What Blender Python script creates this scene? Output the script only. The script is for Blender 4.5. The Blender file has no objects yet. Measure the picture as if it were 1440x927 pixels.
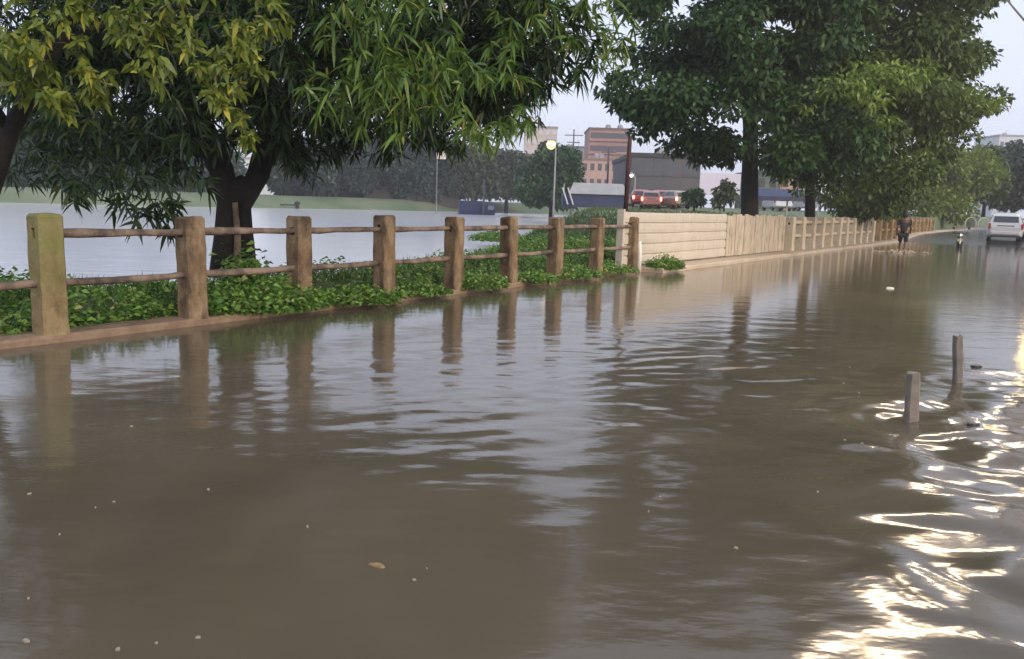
import bpy, bmesh, math, random
import numpy as np
from mathutils import Vector, Matrix
random.seed(7)
rng = np.random.default_rng(11)
R = math.radians
scene = bpy.context.scene
COL = scene.collection

# ------------------------------------------------------------------ camera
PITCH, ROLL, F, CX, CY, H = R(8.4), R(1.75), 1200.0, 720.0, 463.5, 1.5
fw = Vector((0, math.cos(PITCH), -math.sin(PITCH)))
u0 = Vector((0, math.sin(PITCH), math.cos(PITCH)))
r0 = Vector((1, 0, 0))
rt = r0 * math.cos(ROLL) + u0 * math.sin(ROLL)
up = u0 * math.cos(ROLL) - r0 * math.sin(ROLL)
cam = bpy.data.cameras.new('camera')
cam.sensor_width = 36
cam.lens = F / 1440 * 36
cam.clip_end = 3000
cam.clip_start = 0.05
camo = bpy.data.objects.new('camera', cam)
COL.objects.link(camo)
M = Matrix((rt, up, -fw)).transposed().to_4x4()
M.translation = (0, 0, H)
camo.matrix_world = M
scene.camera = camo

def ray(x, y):
    return fw * F + rt * (x - CX) + up * (CY - y)
def P(x, y, dist):                       # the point seen at a photo position, a given distance ahead
    d = ray(x, y)
    return Vector((0, 0, H)) + d * (dist / d.y)
def G(x, y, z):                          # the point seen at a photo position on a level
    d = ray(x, y)
    return Vector((0, 0, H)) + d * ((z - H) / d.z)

FD = ray(1500, 310); FD.z = 0; FD.normalize()          # along the railing
FN = Vector((FD.y, -FD.x, 0))                          # towards the road
P0 = G(68, 466, 0.10); P0.z = 0
FA = math.atan2(FD.y, FD.x)
def L2W(s, w, z=0.0):
    return P0 + FD * s + FN * w + Vector((0, 0, z))
def W2L(p):
    q = Vector((p[0], p[1], 0)) - P0
    return q.dot(FD), q.dot(FN)
def s_at(x, w=0.0):                      # station along the railing seen in photo column x (approximately)
    lo, hi = -12.0, 400.0
    for _ in range(60):
        m = (lo + hi) / 2
        p = L2W(m, w, 0.3) - Vector((0, 0, H))
        xx = CX + F * p.dot(rt) / p.dot(fw)
        if p.dot(fw) > 0 and xx > x: hi = m
        else: lo = m
    return lo

# ------------------------------------------------------------------ object helpers
def tag(o, label=None, cat=None, group=None, kind=None):
    if label: o['label'] = label
    if cat: o['category'] = cat
    if group: o['group'] = group
    if kind: o['kind'] = kind
    return o
def empty(name, loc=(0, 0, 0), rz=0.0, label=None, cat=None, group=None):
    o = bpy.data.objects.new(name, None)
    COL.objects.link(o)
    o.empty_display_size = 0.2
    o.location = loc
    o.rotation_euler = (0, 0, rz)
    return tag(o, label, cat, group)
def children(o):
    return [c for c in bpy.data.objects if c.parent == o]
def copy_tree(o, parent=None):
    c = o.copy(); COL.objects.link(c); c.parent = parent
    for ch in children(o): copy_tree(ch, c)
    return c

class MB:
    def __init__(s): s.v = []; s.f = []
    def add(s, vs, fs):
        n = len(s.v); s.v += [tuple(v) for v in vs]; s.f += [tuple(i + n for i in f) for f in fs]; return s
    def box(s, x0, x1, y0, y1, z0, z1, m=None):
        vs = [Vector((x, y, z)) for z in (z0, z1) for x, y in ((x0, y0), (x1, y0), (x1, y1), (x0, y1))]
        if m: vs = [m @ v for v in vs]
        return s.add(vs, [(3, 2, 1, 0), (4, 5, 6, 7), (0, 1, 5, 4), (1, 2, 6, 5), (2, 3, 7, 6), (3, 0, 4, 7)])
    def prism(s, poly, z0, z1, inset=0.0, m=None):      # polygon in plan, optional inset of the top
        n = len(poly); cx = sum(p[0] for p in poly) / n; cy = sum(p[1] for p in poly) / n
        a = [Vector((x, y, z0)) for x, y in poly]
        b = [Vector((cx + (x - cx) * (1 - inset), cy + (y - cy) * (1 - inset), z1)) for x, y in poly]
        vs = a + b
        if m: vs = [m @ v for v in vs]
        return s.add(vs, [tuple(range(n - 1, -1, -1)), tuple(range(n, 2 * n))] + [(i, (i + 1) % n, n + (i + 1) % n, n + i) for i in range(n)])
    def tube(s, pts, rad, n=8, wob=0.0, cap=True):
        pts = [Vector(p) for p in pts]
        if not hasattr(rad, '__len__'): rad = [rad] * len(pts)
        vs = []; fs = []; ref = None
        for i, p in enumerate(pts):
            t = (pts[min(i + 1, len(pts) - 1)] - pts[max(i - 1, 0)]).normalized()
            if ref is None: ref = Vector((1, 0, 0)) if abs(t.x) < 0.8 else Vector((0, 1, 0))
            a = (ref - t * ref.dot(t)).normalized(); b = t.cross(a); ref = a
            for k in range(n):
                th = 2 * math.pi * k / n
                rr = rad[i] * (1 + wob * math.sin(3 * th + i * 1.3) + wob * 0.7 * math.sin(5 * th - i * 2.1))
                vs.append(p + a * (rr * math.cos(th)) + b * (rr * math.sin(th)))
        for i in range(len(pts) - 1):
            for k in range(n):
                fs.append((i * n + k, i * n + (k + 1) % n, (i + 1) * n + (k + 1) % n, (i + 1) * n + k))
        if cap:
            fs.append(tuple(range(n - 1, -1, -1))); fs.append(tuple((len(pts) - 1) * n + k for k in range(n)))
        return s.add(vs, fs)
    def lathe(s, prof, n=16, m=None, axis='z'):
        vs = []; fs = []
        for r, h in prof:
            for k in range(n):
                th = 2 * math.pi * k / n
                v = Vector((r * math.cos(th), r * math.sin(th), h))
                if axis == 'y': v = Vector((v.x, v.z, v.y))
                vs.append(m @ v if m else v)
        for i in range(len(prof) - 1):
            for k in range(n):
                fs.append((i * n + k, i * n + (k + 1) % n, (i + 1) * n + (k + 1) % n, (i + 1) * n + k))
        fs.append(tuple(range(n - 1, -1, -1))); fs.append(tuple((len(prof) - 1) * n + k for k in range(n)))
        return s.add(vs, fs)
    def build(s, name, mat, parent=None, bevel=0.0, smooth=False, seg=2):
        me = bpy.data.meshes.new(name)
        me.from_pydata(s.v, [], s.f)
        bm = bmesh.new(); bm.from_mesh(me); bmesh.ops.recalc_face_normals(bm, faces=bm.faces); bm.to_mesh(me); bm.free()
        if mat: me.materials.append(mat)
        if smooth:
            for p in me.polygons: p.use_smooth = True
        o = bpy.data.objects.new(name, me); COL.objects.link(o)
        if parent: o.parent = parent
        if bevel:
            b = o.modifiers.new('bevel', 'BEVEL'); b.width = bevel; b.segments = seg; b.limit_method = 'ANGLE'
        return o

def np_mesh(name, V, Q, mat, parent=None, smooth=False, mats=None, mi=None):
    me = bpy.data.meshes.new(name)
    V = np.asarray(V, np.float32).reshape(-1, 3); Q = np.asarray(Q, np.int32)
    k = Q.shape[1]
    me.vertices.add(len(V)); me.vertices.foreach_set('co', V.ravel())
    me.loops.add(Q.size); me.loops.foreach_set('vertex_index', Q.ravel())
    me.polygons.add(len(Q))
    me.polygons.foreach_set('loop_start', np.arange(0, Q.size, k, dtype=np.int32))
    me.polygons.foreach_set('loop_total', np.full(len(Q), k, np.int32))
    if smooth: me.polygons.foreach_set('use_smooth', np.ones(len(Q), bool))
    me.materials.append(mat)
    me.update(calc_edges=True)
    o = bpy.data.objects.new(name, me); COL.objects.link(o)
    if parent: o.parent = parent
    return o

# ------------------------------------------------------------------ materials
def nodes_of(m):
    m.use_nodes = True
    return m.node_tree.nodes, m.node_tree.links
def hexlin(c):                           # photo-like 0..255 to linear
    return tuple(((v / 255) / 12.92 if v / 255 <= 0.04045 else ((v / 255 + 0.055) / 1.055) ** 2.4) for v in c) + (1,)
MATS = {}
def mat(name, c1, c2=None, scale=3.0, rough=0.7, bump=0.0, bscale=20.0, metal=0.0, spec=0.5, detail=6, emit=None, estr=0.0, lo=0.35, hi=0.65, coat=0.0):
    if name in MATS: return MATS[name]
    m = bpy.data.materials.new(name); MATS[name] = m
    N, Lk = nodes_of(m); b = N['Principled BSDF']
    c1 = tuple(c1) + (1,) if len(c1) == 3 else c1
    b.inputs['Base Color'].default_value = c1
    b.inputs['Roughness'].default_value = rough
    b.inputs['Metallic'].default_value = metal
    b.inputs['Specular IOR Level'].default_value = spec
    b.inputs['Coat Weight'].default_value = coat
    tc = N.new('ShaderNodeTexCoord')
    if c2:
        c2 = tuple(c2) + (1,) if len(c2) == 3 else c2
        t = N.new('ShaderNodeTexNoise'); t.inputs['Scale'].default_value = scale; t.inputs['Detail'].default_value = detail; t.inputs['Roughness'].default_value = 0.65
        Lk.new(tc.outputs['Object'], t.inputs['Vector'])
        r = N.new('ShaderNodeValToRGB'); r.color_ramp.elements[0].position = lo; r.color_ramp.elements[1].position = hi
        r.color_ramp.elements[0].color = c1; r.color_ramp.elements[1].color = c2
        Lk.new(t.outputs['Fac'], r.inputs['Fac']); Lk.new(r.outputs['Color'], b.inputs['Base Color'])
    if bump:
        t2 = N.new('ShaderNodeTexNoise'); t2.inputs['Scale'].default_value = bscale; t2.inputs['Detail'].default_value = 5
        Lk.new(tc.outputs['Object'], t2.inputs['Vector'])
        bp = N.new('ShaderNodeBump'); bp.inputs['Strength'].default_value = bump; bp.inputs['Distance'].default_value = 0.02
        Lk.new(t2.outputs['Fac'], bp.inputs['Height']); Lk.new(bp.outputs['Normal'], b.inputs['Normal'])
    if emit:
        b.inputs['Emission Color'].default_value = tuple(emit) + (1,); b.inputs['Emission Strength'].default_value = estr
    return m

def leaf_mat(name, ca, cb, cc=None, trans=0.25, rough=0.45):
    if name in MATS: return MATS[name]
    m = bpy.data.materials.new(name); MATS[name] = m
    N, Lk = nodes_of(m); b = N['Principled BSDF']
    g = N.new('ShaderNodeNewGeometry')
    r = N.new('ShaderNodeValToRGB'); e = r.color_ramp.elements
    e[0].color = tuple(ca) + (1,); e[1].color = tuple(cb) + (1,)
    if cc:
        x = e.new(0.93); x.color = tuple(cb) + (1,); e[-1].color = tuple(cc) + (1,); e[-1].position = 0.97
    Lk.new(g.outputs['Random Per Island'], r.inputs['Fac'])
    Lk.new(r.outputs['Color'], b.inputs['Base Color'])
    b.inputs['Roughness'].default_value = rough
    b.inputs['Specular IOR Level'].default_value = 0.4
    t = N.new('ShaderNodeBsdfTranslucent'); Lk.new(r.outputs['Color'], t.inputs['Color'])
    mx = N.new('ShaderNodeMixShader'); mx.inputs[0].default_value = trans
    out = N['Material Output']
    Lk.new(b.outputs[0], mx.inputs[1]); Lk.new(t.outputs[0], mx.inputs[2]); Lk.new(mx.outputs[0], out.inputs['Surface'])
    return m

# concrete of the railing, with algae and rust-brown streaks
def concrete_mat(name, c1, c2, stain, green=0.0, stain_lo=0.42):
    m = mat(name, c1, c2, scale=2.2, rough=0.85, bump=0.6, bscale=28, spec=0.3)
    N, Lk = m.node_tree.nodes, m.node_tree.links
    b = N['Principled BSDF']; src = b.inputs['Base Color'].links[0].from_socket
    tc = [n for n in N if n.type == 'TEX_COORD'][0]
    mp = N.new('ShaderNodeMapping'); mp.inputs['Scale'].default_value = (4.5, 4.5, 1.9)
    oi = N.new('ShaderNodeObjectInfo')
    ad = N.new('ShaderNodeVectorMath'); ad.operation = 'ADD'
    Lk.new(tc.outputs['Object'], mp.inputs['Vector']); Lk.new(mp.outputs['Vector'], ad.inputs[0])
    mu = N.new('ShaderNodeMath'); mu.operation = 'MULTIPLY'; mu.inputs[1].default_value = 37
    Lk.new(oi.outputs['Random'], mu.inputs[0]); Lk.new(mu.outputs[0], ad.inputs[1])
    t = N.new('ShaderNodeTexNoise'); t.inputs['Scale'].default_value = 1.0; t.inputs['Detail'].default_value = 7; t.inputs['Roughness'].default_value = 0.7
    Lk.new(ad.outputs[0], t.inputs['Vector'])
    r = N.new('ShaderNodeValToRGB'); r.color_ramp.elements[0].position = stain_lo; r.color_ramp.elements[1].position = stain_lo + 0.22
    Lk.new(t.outputs['Fac'], r.inputs['Fac'])
    mx = N.new('ShaderNodeMixRGB'); mx.inputs[2].default_value = tuple(stain) + (1,)
    Lk.new(r.outputs['Color'], mx.inputs[0]); Lk.new(src, mx.inputs[1])
    last = mx.outputs[0]
    if green:
        sp = N.new('ShaderNodeSeparateXYZ'); Lk.new(tc.outputs['Object'], sp.inputs[0])
        mr = N.new('ShaderNodeMapRange'); mr.inputs['From Min'].default_value = 0.25; mr.inputs['From Max'].default_value = 0.75
        mr.inputs['To Max'].default_value = green
        Lk.new(sp.outputs['Z'], mr.inputs['Value'])
        t3 = N.new('ShaderNodeTexNoise'); t3.inputs['Scale'].default_value = 4; t3.inputs['Detail'].default_value = 6
        Lk.new(tc.outputs['Object'], t3.inputs['Vector'])
        m3 = N.new('ShaderNodeMath'); m3.operation = 'MULTIPLY'; Lk.new(mr.outputs[0], m3.inputs[0])
        r3 = N.new('ShaderNodeValToRGB'); r3.color_ramp.elements[0].position = 0.3; r3.color_ramp.elements[1].position = 0.6
        Lk.new(t3.outputs['Fac'], r3.inputs['Fac']); Lk.new(r3.outputs['Color'], m3.inputs[1])
        mg = N.new('ShaderNodeMixRGB'); mg.inputs[2].default_value = (0.16, 0.19, 0.05, 1)
        Lk.new(m3.outputs[0], mg.inputs[0]); Lk.new(last, mg.inputs[1]); last = mg.outputs[0]
    Lk.new(last, b.inputs['Base Color'])
    return m

CONC = concrete_mat('old_concrete', (0.22, 0.145, 0.078), (0.33, 0.245, 0.155), (0.085, 0.055, 0.033), stain_lo=0.40)
CONC_G = concrete_mat('mossy_concrete', (0.22, 0.16, 0.075), (0.30, 0.23, 0.12), (0.10, 0.065, 0.03), green=0.65, stain_lo=0.5)
CREAM = concrete_mat('cream_painted_concrete', (0.50, 0.42, 0.31), (0.57, 0.48, 0.37), (0.34, 0.26, 0.18), stain_lo=0.52)
BROWNC = concrete_mat('ochre_concrete', (0.30, 0.20, 0.10), (0.40, 0.29, 0.16), (0.16, 0.10, 0.05))
KERB = mat('kerb_concrete', (0.16, 0.10, 0.06), (0.30, 0.21, 0.14), scale=2.6, rough=0.6, bump=0.4, bscale=15)
RAILM = mat('rail_concrete', (0.07, 0.05, 0.04), (0.26, 0.19, 0.14), scale=3.2, rough=0.85, bump=0.7, bscale=22, lo=.38, hi=.6)
ASPH = mat('asphalt', (0.04, 0.04, 0.042), (0.065, 0.062, 0.06), scale=1.2, rough=0.16, bump=0.2, bscale=60)
SOIL = mat('bank_soil', (0.045, 0.07, 0.02), (0.09, 0.085, 0.035), scale=0.8, rough=0.95, bump=0.8, bscale=6)
GRASSF = mat('far_grass', (0.09, 0.15, 0.06), (0.20, 0.22, 0.14), scale=0.12, rough=0.95, bump=0.5, bscale=2)
BARK = mat('dark_bark', (0.009, 0.007, 0.006), (0.024, 0.018, 0.014), scale=6, rough=0.95, bump=1.0, bscale=14)
BARKP = mat('pale_bark', (0.26, 0.19, 0.13), (0.09, 0.065, 0.045), scale=5, rough=0.95, bump=1.0, bscale=14)
RUST = mat('rusty_steel', (0.05, 0.02, 0.025), (0.09, 0.035, 0.03), scale=5, rough=0.75, metal=0.3)
GREYM = mat('grey_metal', (0.28, 0.28, 0.29), (0.36, 0.36, 0.36), scale=3, rough=0.5, metal=0.4)
BLACKM = mat('black_rubber', (0.015, 0.015, 0.015), rough=0.8)
GLASS = mat('dark_glass', (0.02, 0.023, 0.028), rough=0.06, spec=0.8)
CHROME = mat('chrome', (0.6, 0.6, 0.6), rough=0.2, metal=1.0)

# ------------------------------------------------------------------ ground, road, water
def smooth(a, b, x):
    t = np.clip((x - a) / (b - a), 0, 1); return t * t * (3 - 2 * t)

# river outline in plan (near shore left to right, then the far shore back)
near_px = [(-900, 12.0), (-400, 11.6), (100, 12.5), (400, 15.5), (500, 18), (600, 22), (660, 29), (720, 44), (770, 70), (835, 120)]
far_px = [(835, 150), (700, 150), (500, 132), (300, 112), (0, 98), (-400, 90), (-900, 88)]
def ground_at(x, dist):
    d = ray(x, 300); return np.array((d.x / d.y * dist, dist))
RIV = np.array([ground_at(x, d) for x, d in near_px] + [ground_at(x, d) for x, d in far_px])
def sd_poly(px, py, poly):
    d = np.full(px.shape, 1e9); ins = np.zeros(px.shape, bool); n = len(poly)
    for i in range(n):
        a = poly[i]; b = poly[(i + 1) % n]; e = b - a
        wx = px - a[0]; wy = py - a[1]
        t = np.clip((wx * e[0] + wy * e[1]) / (e @ e), 0, 1)
        d = np.minimum(d, np.hypot(wx - e[0] * t, wy - e[1] * t))
        c = ((a[1] <= py) & (b[1] > py)) | ((b[1] <= py) & (a[1] > py))
        with np.errstate(divide='ignore', invalid='ignore'):
            xi = a[0] + (py - a[1]) / (b[1] - a[1] if b[1] != a[1] else 1e-9) * e[0]
        ins ^= c & (px < xi)
    return np.where(ins, -d, d)
def land_base(x, y):
    n = 0.05 * np.sin(x * 0.9 + 1) * np.sin(y * 0.7) + 0.04 * np.sin(x * 2.3 - y * 1.7)
    return 0.10 + 1.55 * smooth(28, 90, y) + n * smooth(0, 3, np.hypot(x, y) - 6)
def road_z(s):
    return -0.28 + 0.62 * smooth(40, 59, s)
def land_z(x, y):
    sd = sd_poly(x, y, RIV)
    wid = 0.6 + 0.05 * np.clip(y, 0, 120)
    k = smooth(-0.5, 1.0, sd / wid)
    return -0.9 * (1 - k) + land_base(x, y) * k
ss = np.concatenate([np.linspace(-30, 40, 176), 40 + np.geomspace(0.6, 600, 120)])
ww = np.concatenate([-np.geomspace(600, 0.5, 190)[:-1] - 0.2 + 0.2, np.array([-0.4, -0.22, -0.12, -0.06, 0.2]), np.geomspace(0.5, 300, 40)])
S, W = np.meshgrid(ss, ww, indexing='ij')
GX = P0.x + FD.x * S + FN.x * W; GY = P0.y + FD.y * S + FN.y * W
LZ = land_z(GX, GY); RZ = road_z(S) - 0.02
GZ = np.where(W < -0.1, LZ, RZ)
GZ = np.where((W < -0.1) & (W > -0.9), np.minimum(np.where(GZ < 0.05, 0.07, GZ), 0.085 + 0 * GZ), GZ)
gm = np.stack([GX, GY, GZ], -1)
idx = np.arange(S.size).reshape(S.shape)
gq = np.stack([idx[:-1, :-1], idx[1:, :-1], idx[1:, 1:], idx[:-1, 1:]], -1).reshape(-1, 4)[:, ::-1]
ground = np_mesh('ground', gm, gq, SOIL, smooth=True); tag(ground, kind='structure')
ground.data.materials.append(GRASSF)
fc = gm.reshape(-1, 3)[gq].mean(1)
ground.data.polygons.foreach_set('material_index', ((fc[:, 1] > 55) | ((sd_poly(fc[:, 0], fc[:, 1], RIV) > 0) & (fc[:, 1] > 40) & (fc[:, 0] < 0))).astype(np.int32))
# far grass / near soil mix driven by distance (different soils, a real boundary)
N, Lk = SOIL.node_tree.nodes, SOIL.node_tree.links
# road
rs = np.concatenate([np.linspace(-30, 80, 111), np.linspace(85, 320, 48)])
rw = np.array([0.1, 4.0, 8.0, 14.0])
S2, W2 = np.meshgrid(rs, rw, indexing='ij')
i2 = np.arange(S2.size).reshape(S2.shape)
q2 = np.stack([i2[:-1, :-1], i2[1:, :-1], i2[1:, 1:], i2[:-1, 1:]], -1).reshape(-1, 4)[:, ::-1]
tag(np_mesh('road', np.stack([P0.x + FD.x * S2 + FN.x * W2, P0.y + FD.y * S2 + FN.y * W2, road_z(S2)], -1), q2, ASPH, smooth=True), kind='structure')

# kerb under the railing and the wider footway below the hoarding
S9 = s_at(888)
kb = MB()
n = 60
def strip(mb, sa, sb, w0, w1, ztop, zbot, n, jit):
    prev = None; vs = []; fs = []
    for i in range(n + 1):
        s = sa + (sb - sa) * i / n
        dw = jit * (math.sin(i * 2.3) + 0.6 * math.sin(i * 5.1 + 1))
        zz = max(ztop, float(road_z(np.array(s))) + ztop * 0.8)
        for w, z in ((w0, zbot), (w0, zz), (w1 - 0.03, zz), (w1 + dw, zz - 0.03), (w1 + dw, zbot)):
            vs.append(L2W(s, w, z))
    fs.append((0, 1, 2, 3, 4)); fs.append(tuple(n * 5 + k for k in (4, 3, 2, 1, 0)))
    for i in range(n):
        for k in range(4):
            fs.append((i * 5 + k, i * 5 + k + 1, i * 5 + 6 + k, i * 5 + 5 + k))
    mb.add(vs, fs)
strip(kb, -20, S9 + 0.4, -0.25, 0.15, 0.08, -0.5, 70, 0.012)
tag(kb.build('kerb', KERB), kind='structure')
FOOT = mat('footway_concrete', (0.40, 0.32, 0.23), (0.52, 0.43, 0.33), scale=1.1, rough=0.75, bump=0.3, bscale=10)
kb2 = MB(); strip(kb2, S9 + 0.403, 130, -0.25, 0.62, 0.10, -0.5, 90, 0.015)
tag(kb2.build('footway', FOOT), kind='structure')
kb3 = MB(); strip(kb3, -20, 200, 14.0, 17.0, 0.12, -0.5, 60, 0.01)
tag(kb3.build('pavement', KERB), kind='structure')

# flood water: a real rippled surface
def water_mat(name, base, base2, rough, bstr, bscale, bdist=0.01):
    m = bpy.data.materials.new(name)
    N, Lk = nodes_of(m); b = N['Principled BSDF']
    b.inputs['Roughness'].default_value = rough; b.inputs['IOR'].default_value = 1.34
    b.inputs['Specular IOR Level'].default_value = 0.5
    tc = N.new('ShaderNodeTexCoord')
    t = N.new('ShaderNodeTexNoise'); t.inputs['Scale'].default_value = 0.5; t.inputs['Detail'].default_value = 5; t.inputs['Distortion'].default_value = 0.6
    Lk.new(tc.outputs['Object'], t.inputs['Vector'])
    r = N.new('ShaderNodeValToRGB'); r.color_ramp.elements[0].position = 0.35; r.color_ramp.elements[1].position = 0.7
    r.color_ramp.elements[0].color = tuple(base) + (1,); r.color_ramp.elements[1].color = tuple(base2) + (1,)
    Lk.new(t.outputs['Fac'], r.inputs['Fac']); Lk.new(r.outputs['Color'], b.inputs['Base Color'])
    mp = N.new('ShaderNodeMapping'); mp.inputs['Scale'].default_value = (0.55, 1.0, 1.0)
    Lk.new(tc.outputs['Object'], mp.inputs['Vector'])
    t2 = N.new('ShaderNodeTexNoise'); t2.inputs['Scale'].default_value = bscale; t2.inputs['Detail'].default_value = 3
    Lk.new(mp.outputs['Vector'], t2.inputs['Vector'])
    bp = N.new('ShaderNodeBump'); bp.inputs['Strength'].default_value = bstr; bp.inputs['Distance'].default_value = bdist
    Lk.new(t2.outputs['Fac'], bp.inputs['Height']); Lk.new(bp.outputs['Normal'], b.inputs['Normal'])
    return m
FLOOD = water_mat('muddy_flood_water', (0.088, 0.073, 0.048), (0.130, 0.106, 0.072), 0.10, 0.32, 7.0)
RIVW = water_mat('river_surface', (0.66, 0.66, 0.68), (0.70, 0.70, 0.71), 0.15, 0.5, 3.2, 0.04)  # sky reflection on the river put into a near-white base colour

th = np.concatenate([np.linspace(-math.pi, -0.85, 60)[:-1], np.linspace(-0.85, 0.85, 900), np.linspace(0.85, math.pi, 60)[1:]])
rr = np.concatenate([np.array([0.02, 0.6, 1.2]), np.geomspace(1.6, 75, 720)])
TH, RR = np.meshgrid(th, rr, indexing='ij')
wx = RR * np.sin(TH); wy = RR * np.cos(TH)
def gauss(cx, cy, sx, sy): return np.exp(-((wx - cx) / sx) ** 2 - ((wy - cy) / sy) ** 2)
mask = 0.11 + 1.25 * gauss(0.6, 6.8, 2.6, 2.6) + 0.5 * gauss(3.2, 10, 3, 4) + 0.25 * gauss(0.5, 4.4, 1.6, 1.0)
hz = np.zeros_like(wx)
rw_ = np.random.default_rng(5)
dr = RR * 0.0053 + 1e-3
for i in range(46):
    lam = 0.12 * (0.75 / 0.12) ** rw_.random()
    a = math.pi / 2 + rw_.normal(0, 0.42) + 0.25
    k = 2 * math.pi / lam
    sl = 0.0082 * (0.7 + 0.6 * rw_.random())
    damp = np.clip(lam / (3.0 * dr) - 1, 0, 1)
    grp = 0.6 + 0.4 * np.sin(wx * rw_.uniform(0.5, 1.4) + wy * rw_.uniform(0.5, 1.4) + rw_.random() * 6)
    hz += mask * grp * damp * sl / k * np.sin(k * (wx * math.cos(a) + wy * math.sin(a)) + rw_.random() * 6.28)
# wake of the vehicles on the right
wk = gauss(3.6, 4.9, 1.45, 2.7) + 0.5 * gauss(2.3, 3.2, 0.7, 0.9)
for (cx, cy, lam, sl, ph) in ((6.6, 4.4, 0.70, 0.13, 0), (5.0, 9.5, 0.50, 0.10, 1), (4.6, 1.2, 0.55, 0.06, 2), (7.0, 6.5, 0.34, 0.035, 4), (3.2, 12.0, 0.36, 0.06, 3), (5.6, 5.2, 1.1, 0.12, 1.5), (4.4, 7.6, 0.26, 0.05, 2.2)):
    d = np.hypot(wx - cx, wy - cy) + 0.12 * np.sin(wx * 2.1 + wy * 1.9) + 0.09 * np.sin(wy * 4.3 - wx) + 0.03 * np.sin(wy * 9.1 + wx * 5.0)
    k = 2 * math.pi / lam
    hz += wk * sl / k * np.sin(k * d + ph) * np.clip(lam / (3 * dr) - 1, 0, 1)
# rings round the wading person and the two stakes
PERS = G(1268, 356, 0.0)
STK = [G(1347, 536, 0.0), G(1281, 590, 0.0)]
for c, lam, sl, rad in ((PERS, 0.5, 0.08, 1.6), (STK[0], 0.22, 0.10, 0.9), (STK[1], 0.2, 0.10, 0.8)):
    d = np.hypot(wx - c.x, wy - c.y); k = 2 * math.pi / lam
    hz += sl / k * np.sin(k * d) * np.exp(-(d / rad) ** 2) * np.clip(lam / (2.5 * dr) - 1, 0, 1)
lw = (wx - P0.x) * FN.x + (wy - P0.y) * FN.y
ls = (wx - P0.x) * FD.x + (wy - P0.y) * FD.y
V = np.stack([wx, wy, hz], -1)
i3 = np.arange(wx.size).reshape(wx.shape)
q3 = np.stack([i3[:-1, :-1], i3[1:, :-1], i3[1:, 1:], i3[:-1, 1:]], -1).reshape(-1, 4)
cl = lw.ravel()[q3].min(1) > -0.9
near = lw.ravel()[q3].max(1) > -0.2
keep = near & (lw.ravel()[q3].max(1) < 14.3)
q3 = q3[keep]
# pull the inner rim to the line under the kerb so no water lies outside it
Vf = V.reshape(-1, 3); lwf = lw.ravel()
over = lwf < -0.15
Vf[over, 0] -= (lwf[over] + 0.15) * FN.x; Vf[over, 1] -= (lwf[over] + 0.15) * FN.y; Vf[over, 2] = -0.05
used = np.unique(q3); remap = np.full(len(Vf), -1); remap[used] = np.arange(len(used))
flood = np_mesh('floodwater', Vf[used], remap[q3], FLOOD, smooth=True); tag(flood, kind='structure')

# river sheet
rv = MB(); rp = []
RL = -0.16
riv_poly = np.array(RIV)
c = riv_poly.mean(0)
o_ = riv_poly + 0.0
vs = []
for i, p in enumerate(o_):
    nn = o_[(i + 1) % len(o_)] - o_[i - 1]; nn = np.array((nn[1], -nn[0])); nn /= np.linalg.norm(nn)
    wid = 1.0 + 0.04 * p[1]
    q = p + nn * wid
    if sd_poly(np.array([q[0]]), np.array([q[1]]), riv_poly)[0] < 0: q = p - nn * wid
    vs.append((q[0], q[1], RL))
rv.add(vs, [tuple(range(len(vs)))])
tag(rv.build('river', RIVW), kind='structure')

# ------------------------------------------------------------------ leaves
def unit(a): return a / np.maximum(np.linalg.norm(a, axis=-1, keepdims=True), 1e-9)
def leaves(name, base, d, L, Wd, material, parent, segs=1, droop=0.0, rg=rng):
    n = len(base); d = unit(d)
    rnd = unit(rg.normal(size=(n, 3)) + np.array((0, 0, 1.2)))
    side = unit(np.cross(d, rnd)); L = np.broadcast_to(L, (n,))[:, None]; Wd = np.broadcast_to(Wd, (n,))[:, None]
    dn = np.array((0, 0, -1.0))
    if segs == 1:
        mid = base + d * L * 0.45 + dn * droop * L * 0.2; tip = base + d * L + dn * droop * L
        nr = np.cross(side, d)
        V = np.stack([base, mid + side * Wd / 2 + nr * Wd * 0.12, tip, mid - side * Wd / 2 + nr * Wd * 0.12], 1)
        Q = np.arange(4 * n).reshape(n, 4)
    else:
        ts = np.linspace(0, 1, segs + 1); prof = np.interp(ts, [0, 0.3, 0.65, 1], [0.2, 1.0, 0.75, 0.05])
        rows = []
        for t, p in zip(ts, prof):
            cpt = base + d * L * t + dn * droop * L * t * t
            rows += [cpt + side * Wd * 0.5 * p, cpt - side * Wd * 0.5 * p]
        V = np.stack(rows, 1); m = 2 * (segs + 1)
        q = np.array([(2 * k, 2 * k + 1, 2 * k + 3, 2 * k + 2) for k in range(segs)])
        Q = (np.arange(n)[:, None, None] * m + q[None]).reshape(-1, 4)
    return np_mesh(name, V, Q, material, parent)
def ball(n, rg=rng, shell=0.4):
    u = unit(rg.normal(size=(n, 3))); return u * (rg.random((n, 1)) ** shell)

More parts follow.
